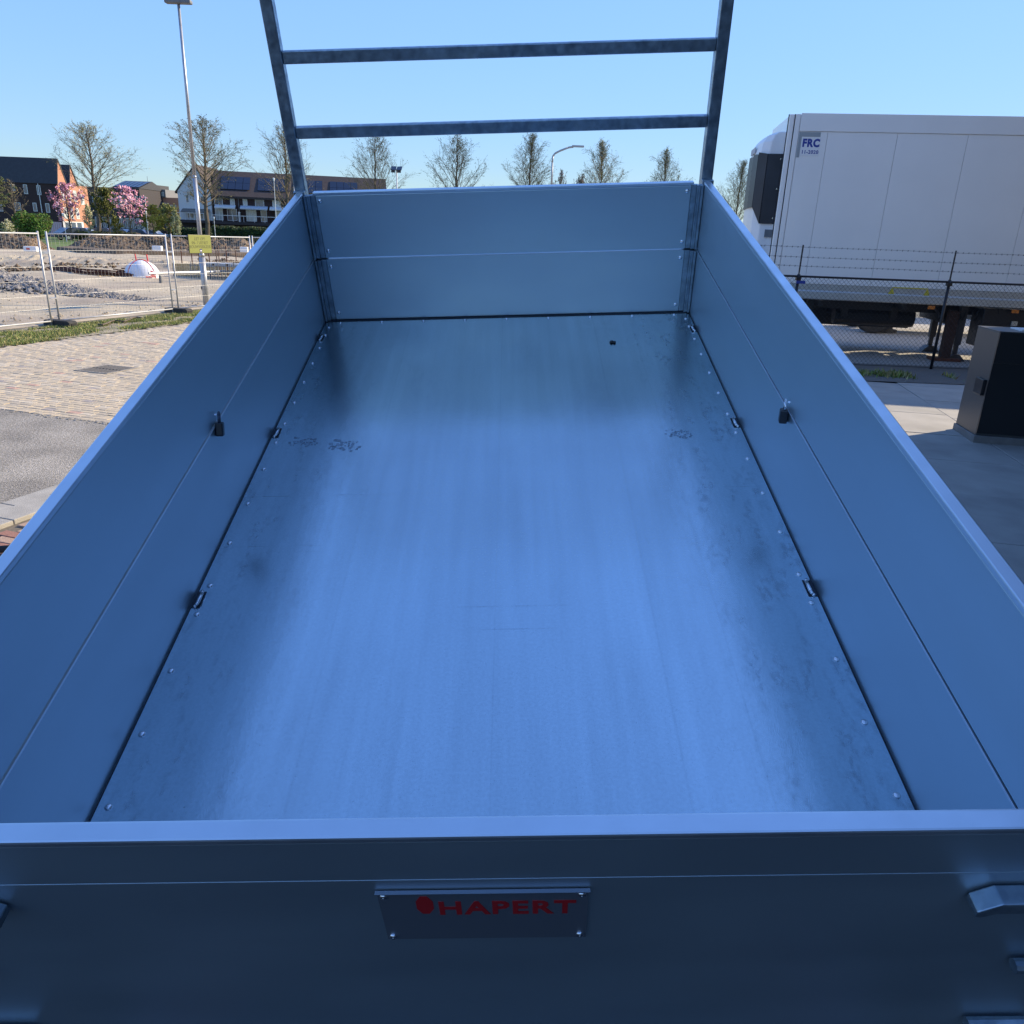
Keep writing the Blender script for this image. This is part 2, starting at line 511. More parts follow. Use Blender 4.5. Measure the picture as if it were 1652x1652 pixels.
# kerb: gutter strip and slab strip, then reddish pavement bricks under the trailer side
kb = struct(MB().quad(*[RF(a, b, -.03) for a, b in ((-30, -.5), (40, -.5), (40, 0), (-30, 0))]).build('kerb', JOINT))
random.seed(5)
for i in range(26):
    t = -6 + i * .6
    MB().box(t + .004, t + .596, -.198, -.003, -.03, .002 + random.uniform(-.002, .002), RM).build('gutter_stone', KERBC, kb, bevel=.004)
    MB().box(t + .304, t + .896, -.497, -.205, -.03, .022 + random.uniform(-.002, .002), RM).build('kerb_stone', KERBC, kb, bevel=.006)
pv = struct(MB().quad(*[RF(a, b, -.014) for a, b in ((-30, -2.6), (30, -2.6), (30, -.5), (-30, -.5))]).build('brick_pavement', JOINT))
BRM_save = BRM
TERR = [mat('terracotta_brick_%d' % i, c_, .9, var=.15, vscale=18, bump=.25, bscale=70) for i, c_ in
        enumerate(((.30, .165, .115), (.34, .20, .14), (.25, .14, .10), (.38, .26, .19), (.30, .15, .11), (.20, .12, .10)))]
save = list(bmesh_ind)
for i, m in enumerate(TERR):
    me = save[i].copy(); me.materials.clear(); me.materials.append(m); bmesh_ind[i] = me
BRM = TERR
lay(-7, 10, -2.6, -.52, pv, 60, (30, 25, 20, 10, 10, 5), 12, 18)
# concrete slabs of the yard on the right
yard = sheet('yard', [tuple(RF(-32, -2.55))[:2], (60, -25), (60, 15.3), tuple(RF(10.3, -2.55))[:2]], -.02, mat('added_dark_yard_surface', (.022, .022, .024), .95, var=.2, vscale=30))  # almost black, put there so the tailgate mirrors dark ground
SLM = Matrix.Translation((6.2, 10.0, 0)) @ Matrix.Rotation(R(-11), 4, 'Z')
SLABM = [mat('slab_%d' % i, c_, .85, var=.10, vscale=2.2, bump=.2, bscale=80, c2=tuple(k * .82 for k in c_), c2scale=1.3, c2amt=.42) for i, c_ in
         enumerate(((.36, .345, .315), (.33, .32, .295), (.39, .37, .335)))]
random.seed(9)
for i in range(-4, 8):
    off = (.0, .52, .2)[i % 3]
    for j in range(-9, 5):
        x0, y0 = i * 2.0, j * 1.45 + off
        p = SLM @ Vector((x0 + 1, y0 + .7, 0))
        if p.x < -3 or p.y > 15.2 or p.y < 3.4: continue
        if max(((SLM @ Vector((x0 + a, y0 + c, 0))) - RO_).dot(RN) for a in (0, 2) for c in (0, 1.45)) > -2.0: continue
        z = random.uniform(-.006, .002)
        MB().box(x0 + .008, x0 + 1.992, y0 + .008, y0 + 1.442, -.12, z, SLM).build('concrete_slab', random.choice(SLABM), yard, bevel=.006)
# strip of gravel and weeds under the fence, then the neighbour's yard
sheet('gravel_strip', [(-1.5, 14.55), (60, 14.55), (60, 16.9), (-1.5, 16.9)], .009, mat('fine_gravel', (.13, .125, .115), .95, var=.35, vscale=70, bump=.6, bscale=90))
sheet('neighbour_yard', [(-3.5, 16.9), (120, 16.9), (120, 90), (-3.5, 90)], -.003, mat('neighbour_paving', (.30, .285, .26), .9, var=.15, vscale=8, bump=.3, bscale=60))

def grass_field(name, pts, blades, hmin, hmax, seed, label=None):
    random.seed(seed); g = MB()
    for (fn) in range(blades):
        p = pts()
        if p is None: continue
        g.cur = random.choices((0, 1, 2), (4, 3.2, 1.2))[0]
        h = random.uniform(hmin, hmax); a = random.uniform(0, 6.28); wd = h * random.uniform(.10, .18)
        dx, dy = math.cos(a), math.sin(a); ln = random.uniform(.2, .9) * h
        i = len(g.v)
        g.v += [(p.x - dy * wd, p.y + dx * wd, p.z), (p.x + dy * wd, p.y - dx * wd, p.z), (p.x + dx * ln, p.y + dy * ln, p.z + h)]
        g.face((i, i + 1, i + 2))
    return g.build(name, GRASS, kind='stuff')
def weeds():
    x = random.uniform(5.5, 12); y = random.gauss(15.35, .16)
    if noise.noise(Vector((x * 1.3, 3, 0))) < .0: return None
    return Vector((x, y, 0))
grass_field('weeds', weeds, 5200, .03, .13, 21)

# verge along the site fence
poly_rf('verge', [(-30, 7.7), (60, 7.7), (60, 10.3), (-30, 10.3)], .003, mat('verge_soil', (.33, .275, .20), .95, var=.2, vscale=5, bump=.6, bscale=30, var2=.2, c2=(.19, .175, .09), c2scale=2.6, c2amt=.5))
def verge():
    t = random.uniform(-3, 22) ** 1.0; s = random.uniform(7.65, 9.45)
    k = noise.noise(Vector((t * .9, s * 1.6, 0))) + .25 * noise.noise(Vector((t * 5, s * 5, 0)))
    edge = min(1, (s - 7.6) / .35)
    if k < -.16 + (1 - edge) * .5 and random.random() > .06: return None
    return RF(t, s)
grass_field('verge_grass', verge, 150000, .015, .065, 22)
# grass bank beyond the building site
sheet('park_lawn', [(-300, 64), (-10, 64), (60, 90), (60, 260), (-300, 260)], .006, mat('park_grass', (.085, .15, .03), .95, var=.25, vscale=.8, c2=(.17, .19, .06), c2scale=.12, c2amt=.4))
# street in front of the houses
sheet('street', [(-300, 108), (-30, 116), (-30, 121), (-300, 113)], .012, ASPHD)

# sandy building site as an uneven sheet
def site_h(x, y):
    n_ = noise.noise(Vector((x * .18, y * .18, 0))) * .12 + noise.noise(Vector((x * .7, y * .7, 5))) * .05 + noise.noise(Vector((x * 2.3, y * 2.3, 9))) * .018
    return max(.01, .09 + n_)
def grid(name, nx, ny, fn, m, smooth=True, parent=None):
    b = MB()
    for j in range(ny + 1):
        for i in range(nx + 1):
            b.v.append(tuple(fn(i / nx, j / ny)))
    for j in range(ny):
        for i in range(nx):
            a = j * (nx + 1) + i
            b.face((a, a + 1, a + nx + 2, a + nx + 1))
    return b.build(name, m, parent, smooth=smooth)
def sitefn(a, b):
    t = -12 + a * 72; s = 9.75 + (b ** 1.6) * 75
    p = RF(t, s)
    edge = min(1, b * 12)
    p.z = site_h(p.x, p.y) * edge + .008 * (1 - edge) + .002
    if p.y > 62: p.z = -.03
    return p
struct(grid('sand_site', 260, 240, sitefn, SAND))

# ================================================================ THE TRAILER
TR = thing('tipping_trailer', 'silver aluminium tipping trailer with raised empty bed and galvanised front rack', 'trailer', (0.2, 2.4, 0))
BM = Matrix(((.9981, -.0221, -.0568, .005), (.004, .9536, -.301, 1.011), (.0608, .3002, .9519, 1.007), (0, 0, 0, 1)))
BM3 = BM.to_3x3(); q_ = BM3.to_quaternion(); BM = Matrix.Translation(BM.translation) @ q_.to_matrix().to_4x4()
def bedpart(mb_, name, m, parent=None, bevel=0, label=None, smooth=False, kind=None, fix=False):
    o = mb_.build(name, m, parent or TR, bevel=bevel, label=label, smooth=smooth, kind=kind, fix=fix)
    if parent is None or parent is TR:
        o.matrix_local = Matrix.Translation((-TR.location.x, -TR.location.y, 0)) @ BM
    return o
W2, L_, H_, J_, T_ = .90, 3.07, .608, .309, .027
floor = bedpart(MB().box(-W2 + .007, W2 - .007, .0, L_ - .010, -.03, 0), 'bed_floor', BEDFLOOR)
bedpart(MB().box(-W2, W2, .0, L_, -.10, -.032), 'bed_underframe', DARKGAP)
for sx in (-1, 1):
    def sb(z0, z1, top):
        b = MB(); xi, xo = sx * W2, sx * (W2 + T_)
        b.box(min(xi, xo), max(xi, xo), -.004, L_ + .0, z0, z1)
        return b
    bedpart(sb(-.07, J_ - .0025, 0), 'side_board', ALU, bevel=.003)
    bedpart(sb(J_ + .0025, H_ - .014, 0), 'side_board', ALU, bevel=.003)
    la, lb2 = sx * (W2 - .002), sx * (W2 + .004)
    bedpart(MB().box(min(la, lb2), max(la, lb2), 0, L_ - .02, J_ - .0065, J_ - .0015), 'board_lip', ALUCAP, bevel=.0012)
    b = MB(); xi, xo = sx * (W2 - .002), sx * (W2 + T_ + .002)
    bedpart(b.box(min(xi, xo), max(xi, xo), -.004, L_, H_ - .0135, H_), 'board_cap', ALUCAP, bevel=.003)
    # dark seam strip seen between floor and board
    bedpart(MB().box(sx * W2 - (.0065 if sx > 0 else .001), sx * W2 + (.001 if sx > 0 else .0065), 0, L_ - .012, -.028, -.006), 'seam_strip', DARKGAP)
# headboard
HB = .845
hb0 = bedpart(MB().box(-HB, HB, L_ + .002, L_ + T_, .0045, J_ - .003), 'headboard_panel', ALU, bevel=.003)
hb1 = bedpart(MB().box(-HB, HB, L_ + .002, L_ + T_, J_ + .003, H_ - .014), 'headboard_panel', ALU, bevel=.003)
bedpart(MB().box(-HB, HB, L_ + .0012, L_ + .006, J_ - .0055, J_ - .0032), 'headboard_lip', ALU)
bedpart(MB().box(-HB - .01, HB + .01, L_, L_ + T_ + .002, H_ - .0135, H_), 'headboard_cap', ALUCAP, bevel=.003)
bedpart(MB().box(-W2 + .001, W2 - .001, L_ - .0095, L_ + .03, -.03, .0035), 'headboard_sill', DARKGAP)
for sx in (-1, 1):
    # folded corner channel between headboard and side board
    b = MB()
    for (a, c_, y0, y1) in ((HB + .001, HB + .024, L_ + .004, L_ + .022), (HB + .024, HB + .030, L_ - .010, L_ + .02), (HB + .030, W2 - .014, L_ - .006, L_ + .012), (W2 - .014, W2 - .004, L_ - .016, L_ + .02)):
        for z0, z1 in ((.004, J_ - .006), (J_ + .004, H_ - .012)):
            xa, xb = sx * a, sx * c_
            b.box(min(xa, xb), max(xa, xb), y0, y1, z0, z1)
    bedpart(b, 'corner_channel', GALV, bevel=.0015)
    pa, pb = sx * (W2 - .008), sx * (W2 + .042)
    b = MB().box(min(pa, pb), max(pa, pb), L_ + T_ + .004, L_ + T_ + .054, -.12, 1.62)
    b.box(min(sx * (HB - .005), pa), max(sx * (HB - .005), pa), L_ + T_ + .003, L_ + T_ + .02, 0, H_ - .03)
    post = bedpart(b, 'rack_post', GALV, bevel=.004)
    bedpart(MB().box(min(pa, pb), max(pa, pb), L_ + .001, L_ + T_ + .003, 0, H_ + .004), 'corner_post', GALV, bevel=.002)
for z in (.845, 1.13, 1.42):
    bedpart(MB().box(-W2 + .0085, W2 - .0085, L_ + T_ + .012, L_ + T_ + .05, z - .024, z + .024), 'rack_rail', GALV, bevel=.004)
# diamond pattern is not seen: rack stays open
# headboard screws
scr = MB().dome((0, 0, 0), .0062, .0042, 10); 
scr.dome((0, 0, .0038), .0022, .0007, 6)
SCREW = scr.mesh('screw', ZINC, smooth=True)
def screw(x, y, z, parent, rot=None, s=1):
    s *= 1.35
    o = link('screw', SCREW, parent); o.location = (x, y, z); o.scale = (s, s, s)
    if rot: o.rotation_euler = rot
    return o
for sx in (-1, 1):
    for z, hb in ((.04, hb0), (.27, hb0), (.345, hb1), (.57, hb1)):
        screw(sx * (HB - .018), L_ + .002, z, hb, (R(90), 0, 0), 1.15)
# floor screws and recessed lashing rings
sy = [.21, .405, .6, .8, 1.01, 1.13, 1.33, 1.54, 1.75, 1.93, 2.07, 2.24, 2.42, 2.6, 2.76, 2.9, 2.99]
for sx in (-1, 1):
    for y in sy: screw(sx * (W2 - .032), y, 0, floor, (0, 0, random.uniform(0, 3)))
for x in [i * .205 - .82 for i in range(9)]:
    screw(x, L_ - .03, 0, floor)
for sx in (-1, 1):
    for y in (1.07, 2.0, 2.87):
        c = sx * (W2 - .018)
        b = MB().box(c - .013, c + .013, y - .034, y + .034, -.002, .0012)
        rr = b.build('ring_recess', DARKGAP, floor)
        b = MB()
        pts = [(c + sx * .004, y - .031, .001), (c - sx * .003, y - .030, .006), (c - sx * .006, y - .02, .009), (c - sx * .006, y + .02, .009), (c - sx * .003, y + .030, .006), (c + sx * .004, y + .031, .001)]
        b.path(pts, .0052, 10)
        b.build('lashing_ring', ZINC, floor, smooth=True)
# footprints and a smear of dust on the sheet
DUST = mat('dried_dust', (.33, .40, .46), .42, .9, var=.4, vscale=60)
def footprint(cx, cy, ang, sc_, seed):
    random.seed(seed); b = MB(); M = Matrix.Translation((cx, cy, .0006)) @ Matrix.Rotation(ang, 4, 'Z')
    for i in range(9):
        for j in range(5):
            if random.random() < .30: continue
            wx = (.030 if 3 < i < 6 else .042) * sc_; x = (j - 2) * wx / 2.6; y = (i - 4) * .016 * sc_
            if abs(j - 2) == 2 and i in (0, 8): continue
            a = .0072 * sc_ * random.uniform(.5, 1.15); c_ = .0066 * sc_ * random.uniform(.4, 1.1)
            p = [M @ Vector((x + dx * a + random.uniform(-.0025, .0025), y + dy * c_ + .25 * abs(x), 0)) for dx, dy in ((-1, -1), (0, -1.3), (1, -1), (1, 1), (0, 1.2), (-1, 1))]
            b.quad(*p)
    b.build('footprint', DUST, floor)
footprint(-.60, 1.90, 1.35, .9, 1); footprint(-.76, 1.93, 1.4, .8, 2); footprint(.655, 1.93, 1.3, .7, 3)
# tailgate
tg = bedpart(MB().box(-W2 - T_, W2 + T_, -T_ - .004, -.0045, .4995, H_ - .014), 'tailgate_board', ALU, bevel=.001)
tg0 = bedpart(MB().box(-W2 - T_, W2 + T_, -T_ - .004, -.0045, -.05, .4985), 'tailgate_board', ALU, bevel=.001)
bedpart(MB().box(-W2 - T_ - .002, W2 + T_ + .002, -T_ - .006, -.003, H_ - .0135, H_), 'tailgate_cap', ALUCAP, bevel=.0035)
# name plate
PLATE = mat('plate_aluminium', (.30, .33, .38), .45, .8)
pl = MB().box(-.147, .147, -.0345, -.0328, .335, .472)
pl.box(-.149, .149, -.0385, -.0328, .472, .474)
pl = bedpart(pl, 'name_plate', PLATE)
TF = Matrix.Translation((0, -.0346, 0)) @ Matrix.Rotation(R(90), 4, 'X')
text('lettering', 'HAPERT', .050, REDPRINT, pl, Matrix.Translation((.032, -.0346, .425)) @ Matrix.Rotation(R(90), 4, 'X'), bold=.0014, ext=.0006)
b = MB()
hx = [(-.083 + .013 * math.cos(R(a)), -.0 + .4365 + .026 * math.sin(R(a))) for a in (22, 68, 112, 158, 202, 248, 292, 338)]
b.prism([(x, z) for x, z in hx], 'y', -.0352, -.0345)
b.build('emblem', REDPRINT, pl)
for x in (-.138, .138):
    for z in (.462, .345):
        screw(x, -.0345, z, pl, (R(90), 0, 0), .75)
# over-centre latches on both upper corners of the tailgate
for sx in (-1, 1):
    b = MB()
    poly = [(.672, .452), (.70, .472), (.93, .472), (.93, .446), (.70, .446), (.68, .436), (.672, .44)]
    b.prism([(sx * x, z) for x, z in poly], 'y', -.062, -.034)
    b.box(min(sx * .79, sx * .93), max(sx * .79, sx * .93), -.058, -.034, .4725, .486)
    b.tube((sx * .84, -.06, .50), (sx * .84, -.034, .50), .014, n=12)
    b.box(min(sx * .82, sx * .86), max(sx * .82, sx * .86), -.046, -.034, .487, .53)
    bedpart(b, 'tailgate_latch', GALV, bevel=.002, fix=True)
for sx in (-1, 1):
    for z in (.03, .25):
        b = MB(); b.tube((sx * .80, -.046, z), (sx * .90, -.046, z), .011, n=10)
        bedpart(b, 'tailgate_hinge', GALV)
# rest of the trailer (level chassis below the raised bed)
def tl(mb_, name, m, parent=None, **k):
    o = mb_.build(name, m, parent or TR, **k)
    if parent is None: o.location = (-TR.location.x, -TR.location.y, 0)
    return o
b = MB()
for x in (-.42, .50):
    b.box(x - .03, x + .03, 1.05, 4.2, .52, .62)
for y in (1.05, 2.0, 3.0, 4.14):
    b.box(-.39, .47, y, y + .06, .535, .605)
tl(b, 'chassis_frame', GALV, bevel=.003)
b = MB(); b.box(-.0, .08, 4.2, 5.6, .50, .58); b.prism([(-.42, 4.2), (.50, 4.2), (.08, 5.1), (0, 5.1)], 'z', .47, .498)
tl(b, 'drawbar', GALV, bevel=.003)
tl(MB().tube((.04, 2.6, .56), (.04, 3.35, 1.62), .045, n=16).tube((.04, 2.75, .78), (.04, 3.4, 1.72), .03, n=16), 'hydraulic_ram', ZINC, smooth=True)
tl(MB().tube((-.80, 1.08, .93), (.87, 1.08, .98), .025, n=12), 'pivot_bar', GALV)
tl(MB().box(-.40, -.33, 1.0, 1.1, .62, .9), 'pivot_bracket', GALV); tl(MB().box(.42, .49, 1.0, 1.1, .62, .95), 'pivot_bracket', GALV)
for y in (2.2, 2.95):
    tl(MB().tube((-.75, y, .31), (.83, y, .31), .03, n=10), 'axle', GALV)
    for sx in (-1, 1):
        cx = .04 + sx * .79
        t_ = tl(MB().tube((cx - .09, y, .31), (cx + .09, y, .31), .31, n=28), 'wheel', RUBBER, bevel=.02)
        MB().tube((cx - .095, y, .31), (cx + .095, y, .31), .18, n=20).build('rim', ZINC, t_)
for sx in (-1, 1):
    cx = .04 + sx * .80
    b = MB()
    for yy in (2.2, 2.95):
        pts = [(yy + .37 * math.cos(R(a)), .33 + .37 * math.sin(R(a))) for a in range(20, 161, 14)]
        for (a, c_) in zip(pts, pts[1:]):
            b.quad((cx - .11, a[0], a[1]), (cx + .11, a[0], a[1]), (cx + .11, c_[0], c_[1]), (cx - .11, c_[0], c_[1]))
    tl(b, 'mudguard', BLACKMET)
lb = tl(MB().box(-.82, .90, .98, 1.04, .42, .50), 'light_bar', GALV, bevel=.003)
for sx in (-1, 1):
    cx = .04 + sx * .72
    MB().box(cx - .1, cx + .1, .955, .979, .42, .50).build('tail_light', RED_TAIL, lb)

# padlocks hanging in the holes of the extension boards
def padlock(x, y, z, lean, label):
    o = thing('padlock', label, 'padlock', BM @ Vector((x, y, z)), 0, 'padlocks hanging on the extension boards')
    sg = 1 if x < 0 else -1
    b = MB().box(-.011, .011, -.0155, .0155, -.056, -.018)
    b.build('padlock_body', mat('padlock_black', (.02, .022, .028), .35), o, bevel=.004)
    b = MB(); pts = [(0, -.011, -.019)]
    for a in range(180, -1, -20): pts.append((-sg * .0, .011 * math.cos(R(a)), -.001 + .011 * math.sin(R(a))))
    pts.append((0, .011, -.019))
    b.path(pts, .0028, 8).build('shackle', ZINC if x > 0 else mat('dull_shackle', (.12, .13, .16), .4, .9), o, smooth=True)
    b = MB().tube((-sg * .006, 0, .002), (-sg * .02, 0, .002), .004, n=8).build('staple', ZINC, o)
    o.rotation_euler = (lean, 0, R(12) * sg); o.scale = (1.1, 1.1, 1.15)
    return o
padlock(-W2 + .012, 1.56, J_ + .022, R(-8), 'small black padlock hanging on the left side board of the trailer bed')
padlock(W2 - .012, 1.56, J_ + .022, R(4), 'small black padlock with bright shackle on the right side board of the bed')
# a dark crumb of dirt on the floor
random.seed(4)
b = MB()
for k in range(7):
    b.dome(Vector((random.uniform(-.012, .012), random.uniform(-.010, .010), 0)), random.uniform(.006, .012), random.uniform(.008, .016), 6)
o = b.build('dirt_crumb', BLACKMET)
o.location = BM @ Vector((.49, 2.74, 0)); o.scale = (.72, .72, .72); tag(o, 'small dark crumb of dirt lying near the headboard on the bed floor', 'dirt')

# shadow band on the pavement left of the trailer, built as a tube
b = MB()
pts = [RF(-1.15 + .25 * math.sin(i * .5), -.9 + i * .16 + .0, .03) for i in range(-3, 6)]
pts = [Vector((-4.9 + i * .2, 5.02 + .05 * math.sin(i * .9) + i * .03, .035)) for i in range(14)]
o = b.path(pts, .028, 8).build('shadow_band', RUBBER, smooth=True)
tag(o, 'dark shadow band built as a tube on the reddish bricks beside the near kerb', 'hose')  # category only, the tube stands in for a shadow, no hose lies here

# gully grate in the brick road
g = G(172, 596); 
GT = thing('gully_grate', 'cast iron gully grate set in the brick road', 'drain', (g.x, g.y, .004), math.atan2(RN.y, RN.x))
IRON = mat('cast_iron', (.26, .24, .21), .8, .1, var=.2, vscale=30)
b = MB()
for a in ((-.34, -.30, -.34, .34), (.30, .34, -.34, .34), (-.3, .3, -.34, -.30), (-.3, .3, .30, .34)):
    b.box(a[0], a[1], a[2], a[3], -.05, .0065)
b.build('grate_frame', IRON, GT, bevel=.003)
MB().box(-.30, .30, -.30, .30, -.05, .0035).build('grate_pit', mat('pit_black', (.01, .01, .01), .9), GT)
for i in range(9):
    x = -.27 + i * .0675
    MB().box(x - .012, x + .012, -.299, -.02, 0, .0052).build('grate_bar', IRON, GT)
    MB().box(x - .012, x + .012, .02, .299, 0, .0052).build('grate_bar', IRON, GT)

# ================================================================ SITE FENCE
def fence_panel(t0, label, s=9.5, tilt=0, length=3.42):
    o = thing('mesh_fence', label, 'fence', RF(t0, s, 0), math.atan2(RD.y, RD.x), 'mesh fence panels round the building site')
    Ht = 2.02
    for x in (0.02, length):
        MB().tube((x, 0, .02), (x, 0, Ht + .03), .021, n=12).build('post', FENCEGALV, o, smooth=True)
    for z in (Ht - .02, .12):
        MB().tube((.04, 0, z), (length - .02, 0, z), .017, n=10).build('rail', FENCEGALV, o, smooth=True)
    b = MB(); n_ = 34
    for i in range(1, n_):
        x = .02 + (length - .02) * i / n_
        b.tube((x, .004, .12), (x, .004, Ht - .02), .0024, n=4, cap=False)
    b.build('upright_wires', mat('dull_wire', (.30, .30, .29), .6, .3), o, kind='stuff')
    for z in (.40, .68, 1.0, 1.30, 1.64):
        MB().tube((.03, -.004, z), (length - .01, -.004, z), .0019, n=5).build('cross_wire', FENCEGALV, o)
    o.rotation_euler = (tilt, 0, math.atan2(RD.y, RD.x))
    return o
T0 = 9.52
names = ['site fence panel at the far left picture edge', 'site fence panel between the two black concrete feet', 'site fence panel that carries the yellow warning sign', 'site fence panel farthest along, behind the yellow sign panel', 'site fence panel nearest the camera, left of all others']
fence_panel(T0 - 3.62, names[0]); fence_panel(T0, names[1], length=3.72)
fence_panel(T0 + 3.92, names[2]); fence_panel(T0 + 7.46, names[3]); 
FOOTM = mat('recycled_black_foot', (.035, .035, .035), .85, var=.25, vscale=10, bump=.4, bscale=50)
for t, lb_ in ((T0 - .04, 'black fence foot at the left, between two mesh panels on the grass'), (T0 + 3.84, 'black fence foot standing left of the yellow sign')):
    o = thing('rubber_foot_block', lb_, 'fence foot', RF(t, 9.42, 0), math.atan2(RD.y, RD.x) + R(90) , 'black feet of the site fence')
    b = MB(); b.prism([(-.38, 0), (.38, 0), (.38, .10), (.33, .14), (-.33, .14), (-.38, .10)], 'y', -.12, .12)
    b.build('foot_block', FOOTM, o, bevel=.012, fix=True)
    b = MB(); b.box(-.34, -.24, -.125, -.121, .03, .09).box(-.39, -.381, -.06, .06, .03, .08)
    b.build('foot_grip', BLACKMET, o)
    MB().box(.05, .12, -.05, .09, 1.58, 1.62).build('panel_clamp', ZINC, o)
    MB().box(.05, .12, -.05, .09, .6, .63).build('panel_clamp', ZINC, o)
# warning sign
c = G(322, 391, 1.62)
rz = math.atan2(RD.y, RD.x)
p0 = RF(T0 + 3.92, 9.5)
# sign centre along the fence: solve by picture position
best = min(((abs(px(RF(T0 + 3.92 + k * .01, 9.47, 1.84))[0] - 321.5), k) for k in range(0, 340)))[1]
sp_ = RF(T0 + 3.92 + best * .01, 9.455, 1.80)
SG = thing('warning_sign', 'yellow warning sign reading LET OP on the mesh fence', 'sign', sp_, rz)
MB().box(-.46, .46, -.012, -.002, -.24, .24).build('sign_plate', YELLOW, SG, bevel=.006)
MB().box(-.475, .475, -.006, .004, -.25, .25).build('sign_edge', BLACKMET, SG)
SF = Matrix.Rotation(R(90), 4, 'X')
for tx, z, s_, k in (('LET OP!', .135, .115, 1), ('IN- / UITRIT', .03, .115, 1), ('BOUWVERKEER', -.075, .115, 1)):
    text('lettering', tx, s_, INK, SG, Matrix.Translation((-.01, -.0135, z)) @ SF, bold=.001)
MB().box(-.045, .045, -.016, -.0125, -.225, -.13).build('emblem', mat('emblem_blue', (.05, .05, .14), .5), SG)
MB().box(-.03, .03, -.018, -.0162, -.19, -.165).build('emblem_bar', WHITEP, SG)
# lamp post behind the fence
LP = thing('lamp_post', 'tall grey steel lamp post with a thicker foot behind the yellow sign', 'lamp post', RF(T0 + 4.55, 9.9, 0), 0)
u0 = None
bestt = min((abs(px(RF(T0 + 3 + k * .02, 10.0, 1.0))[0] - 328), k) for k in range(0, 300))[1]
LP.location = RF(T0 + 3 + bestt * .02, 10.0, 0)
b = MB().tube((0, 0, 0), (0, 0, 1.42), .085, n=20).tube((0, 0, 1.42), (0, 0, 1.55), .085, .06, n=20).tube((0, 0, 1.55), (0, 0, 3.55), .06, .055, n=20).tube((0, 0, 3.55), (0, 0, 3.62), .055, .046, n=20).tube((0, 0, 3.62), (0, 0, 7.8), .046, .036, n=20)
b.build('pole', mat('pole_galvanised', (.42, .43, .45), .4, .5, var=.15, vscale=8), LP, smooth=True)
MB().box(-.35, .35, -.1, .1, 7.8, 7.9).build('lamp_head', GREYCLAD, LP, bevel=.03)
MB().tube((-.086, -.02, .55), (-.095, -.02, .55), .05, n=12).build('inspection_cover', GREYCLAD, LP)

# ================================================================ ON THE BUILDING SITE
def rock(b, c, r, rnd):
    n = 6; i = len(b.v)
    pts = []
    for k in range(n):
        a = 6.283 * k / n + rnd.random() * .5; q = r * rnd.uniform(.7, 1.15)
        pts.append((c[0] + q * math.cos(a), c[1] + q * math.sin(a), c[2] + rnd.uniform(-.2, .25) * r))
    b.v += pts + [(c[0] + rnd.uniform(-.3, .3) * r, c[1] + rnd.uniform(-.3, .3) * r, c[2] + r * rnd.uniform(.5, .95)), (c[0], c[1], c[2] - r * .6)]
    for k in range(n):
        b.face((i + k, i + (k + 1) % n, i + n)); b.face((i + (k + 1) % n, i + k, i + n + 1))
rnd = random.Random(31)
# pile of grey rubble
b = MB()
A = G(-25, 462); B_ = G(250, 492)
for i in range(2600):
    k = rnd.random() ** 1.25
    c = A.lerp(B_, k)
    wd = 1.5 * (1 - k) + .25; off = rnd.gauss(0, .42) * wd
    hgt = max(0, (.42 * (1 - k) + .02) * math.exp(-(off / wd) ** 2 * 1.6))
    rock(b, (c.x + off * .3 + rnd.uniform(-.4, .4), c.y + off, .06 + hgt * rnd.uniform(.6, 1)), rnd.uniform(.03, .14) * (1.15 - .5 * k), rnd)
o = b.build('rubble_heap', RUBBLE); tag(o, 'low heap of grey rubble stones on the sand behind the mesh fence', 'rubble heap')
# core of the heap
def heap(name, A, B_, hw, hgt, m, nx, ny, seed, label, cat, clods=0, clr=(.05, .2), rough_=.35):
    A = Vector(A); B_ = Vector(B_); d = (B_ - A); ln = d.length; d.normalize(); n_ = Vector((-d.y, d.x, 0))
    def fn(a, b_):
        s = (b_ - .5) * 2
        pr = max(0, 1 - abs(s) ** 1.7) * min(1, a * 9, (1 - a) * 9)
        p = A + d * (ln * a) + n_ * (s * hw)
        nn = noise.noise(Vector((p.x * .35 + seed, p.y * .35, 0))) * .6 + noise.noise(Vector((p.x * 1.1, p.y * 1.1, seed))) * .45 + noise.noise(Vector((p.x * 3.1, p.y * 3.1, seed))) * .3
        p.z = hgt * pr * (1 + nn * rough_ * 1.6) + pr * nn * .06 - .02
        return p
    T = thing(name, label, cat, (0, 0, 0))
    grid('heap_surface', nx, ny, fn, m, parent=T, smooth=False)
    r_ = random.Random(seed)
    if clods:
        b = MB()
        for i in range(clods):
            a, q = r_.random(), r_.random(); p = fn(a, q)
            rock(b, (p.x, p.y, p.z), r_.uniform(*clr), r_)
        b.build('clods', m, T, kind='stuff')
    return T
def gp(u, v): p = G(u, v); return (p.x, p.y, 0)
heap('earth_bank', gp(112, 402), gp(428, 412), 3.4, 1.2, SOIL, 260, 26, 41, 'long ragged bank of dug brown earth behind the site, right of the gap', 'earth bank', 2400, (.04, .13))
heap('earth_bank', gp(-90, 399), gp(78, 404), 2.6, 1.05, SOIL, 160, 22, 42, 'bank of dug brown earth at the left picture edge in front of the house', 'earth bank', 1200, (.04, .13))
heap('sand_ridge', gp(-60, 423), gp(420, 440), 2.2, .42, SAND, 200, 18, 43, 'low ridge of pale sand crossing the building site', 'sand ridge', 200, (.03, .08))
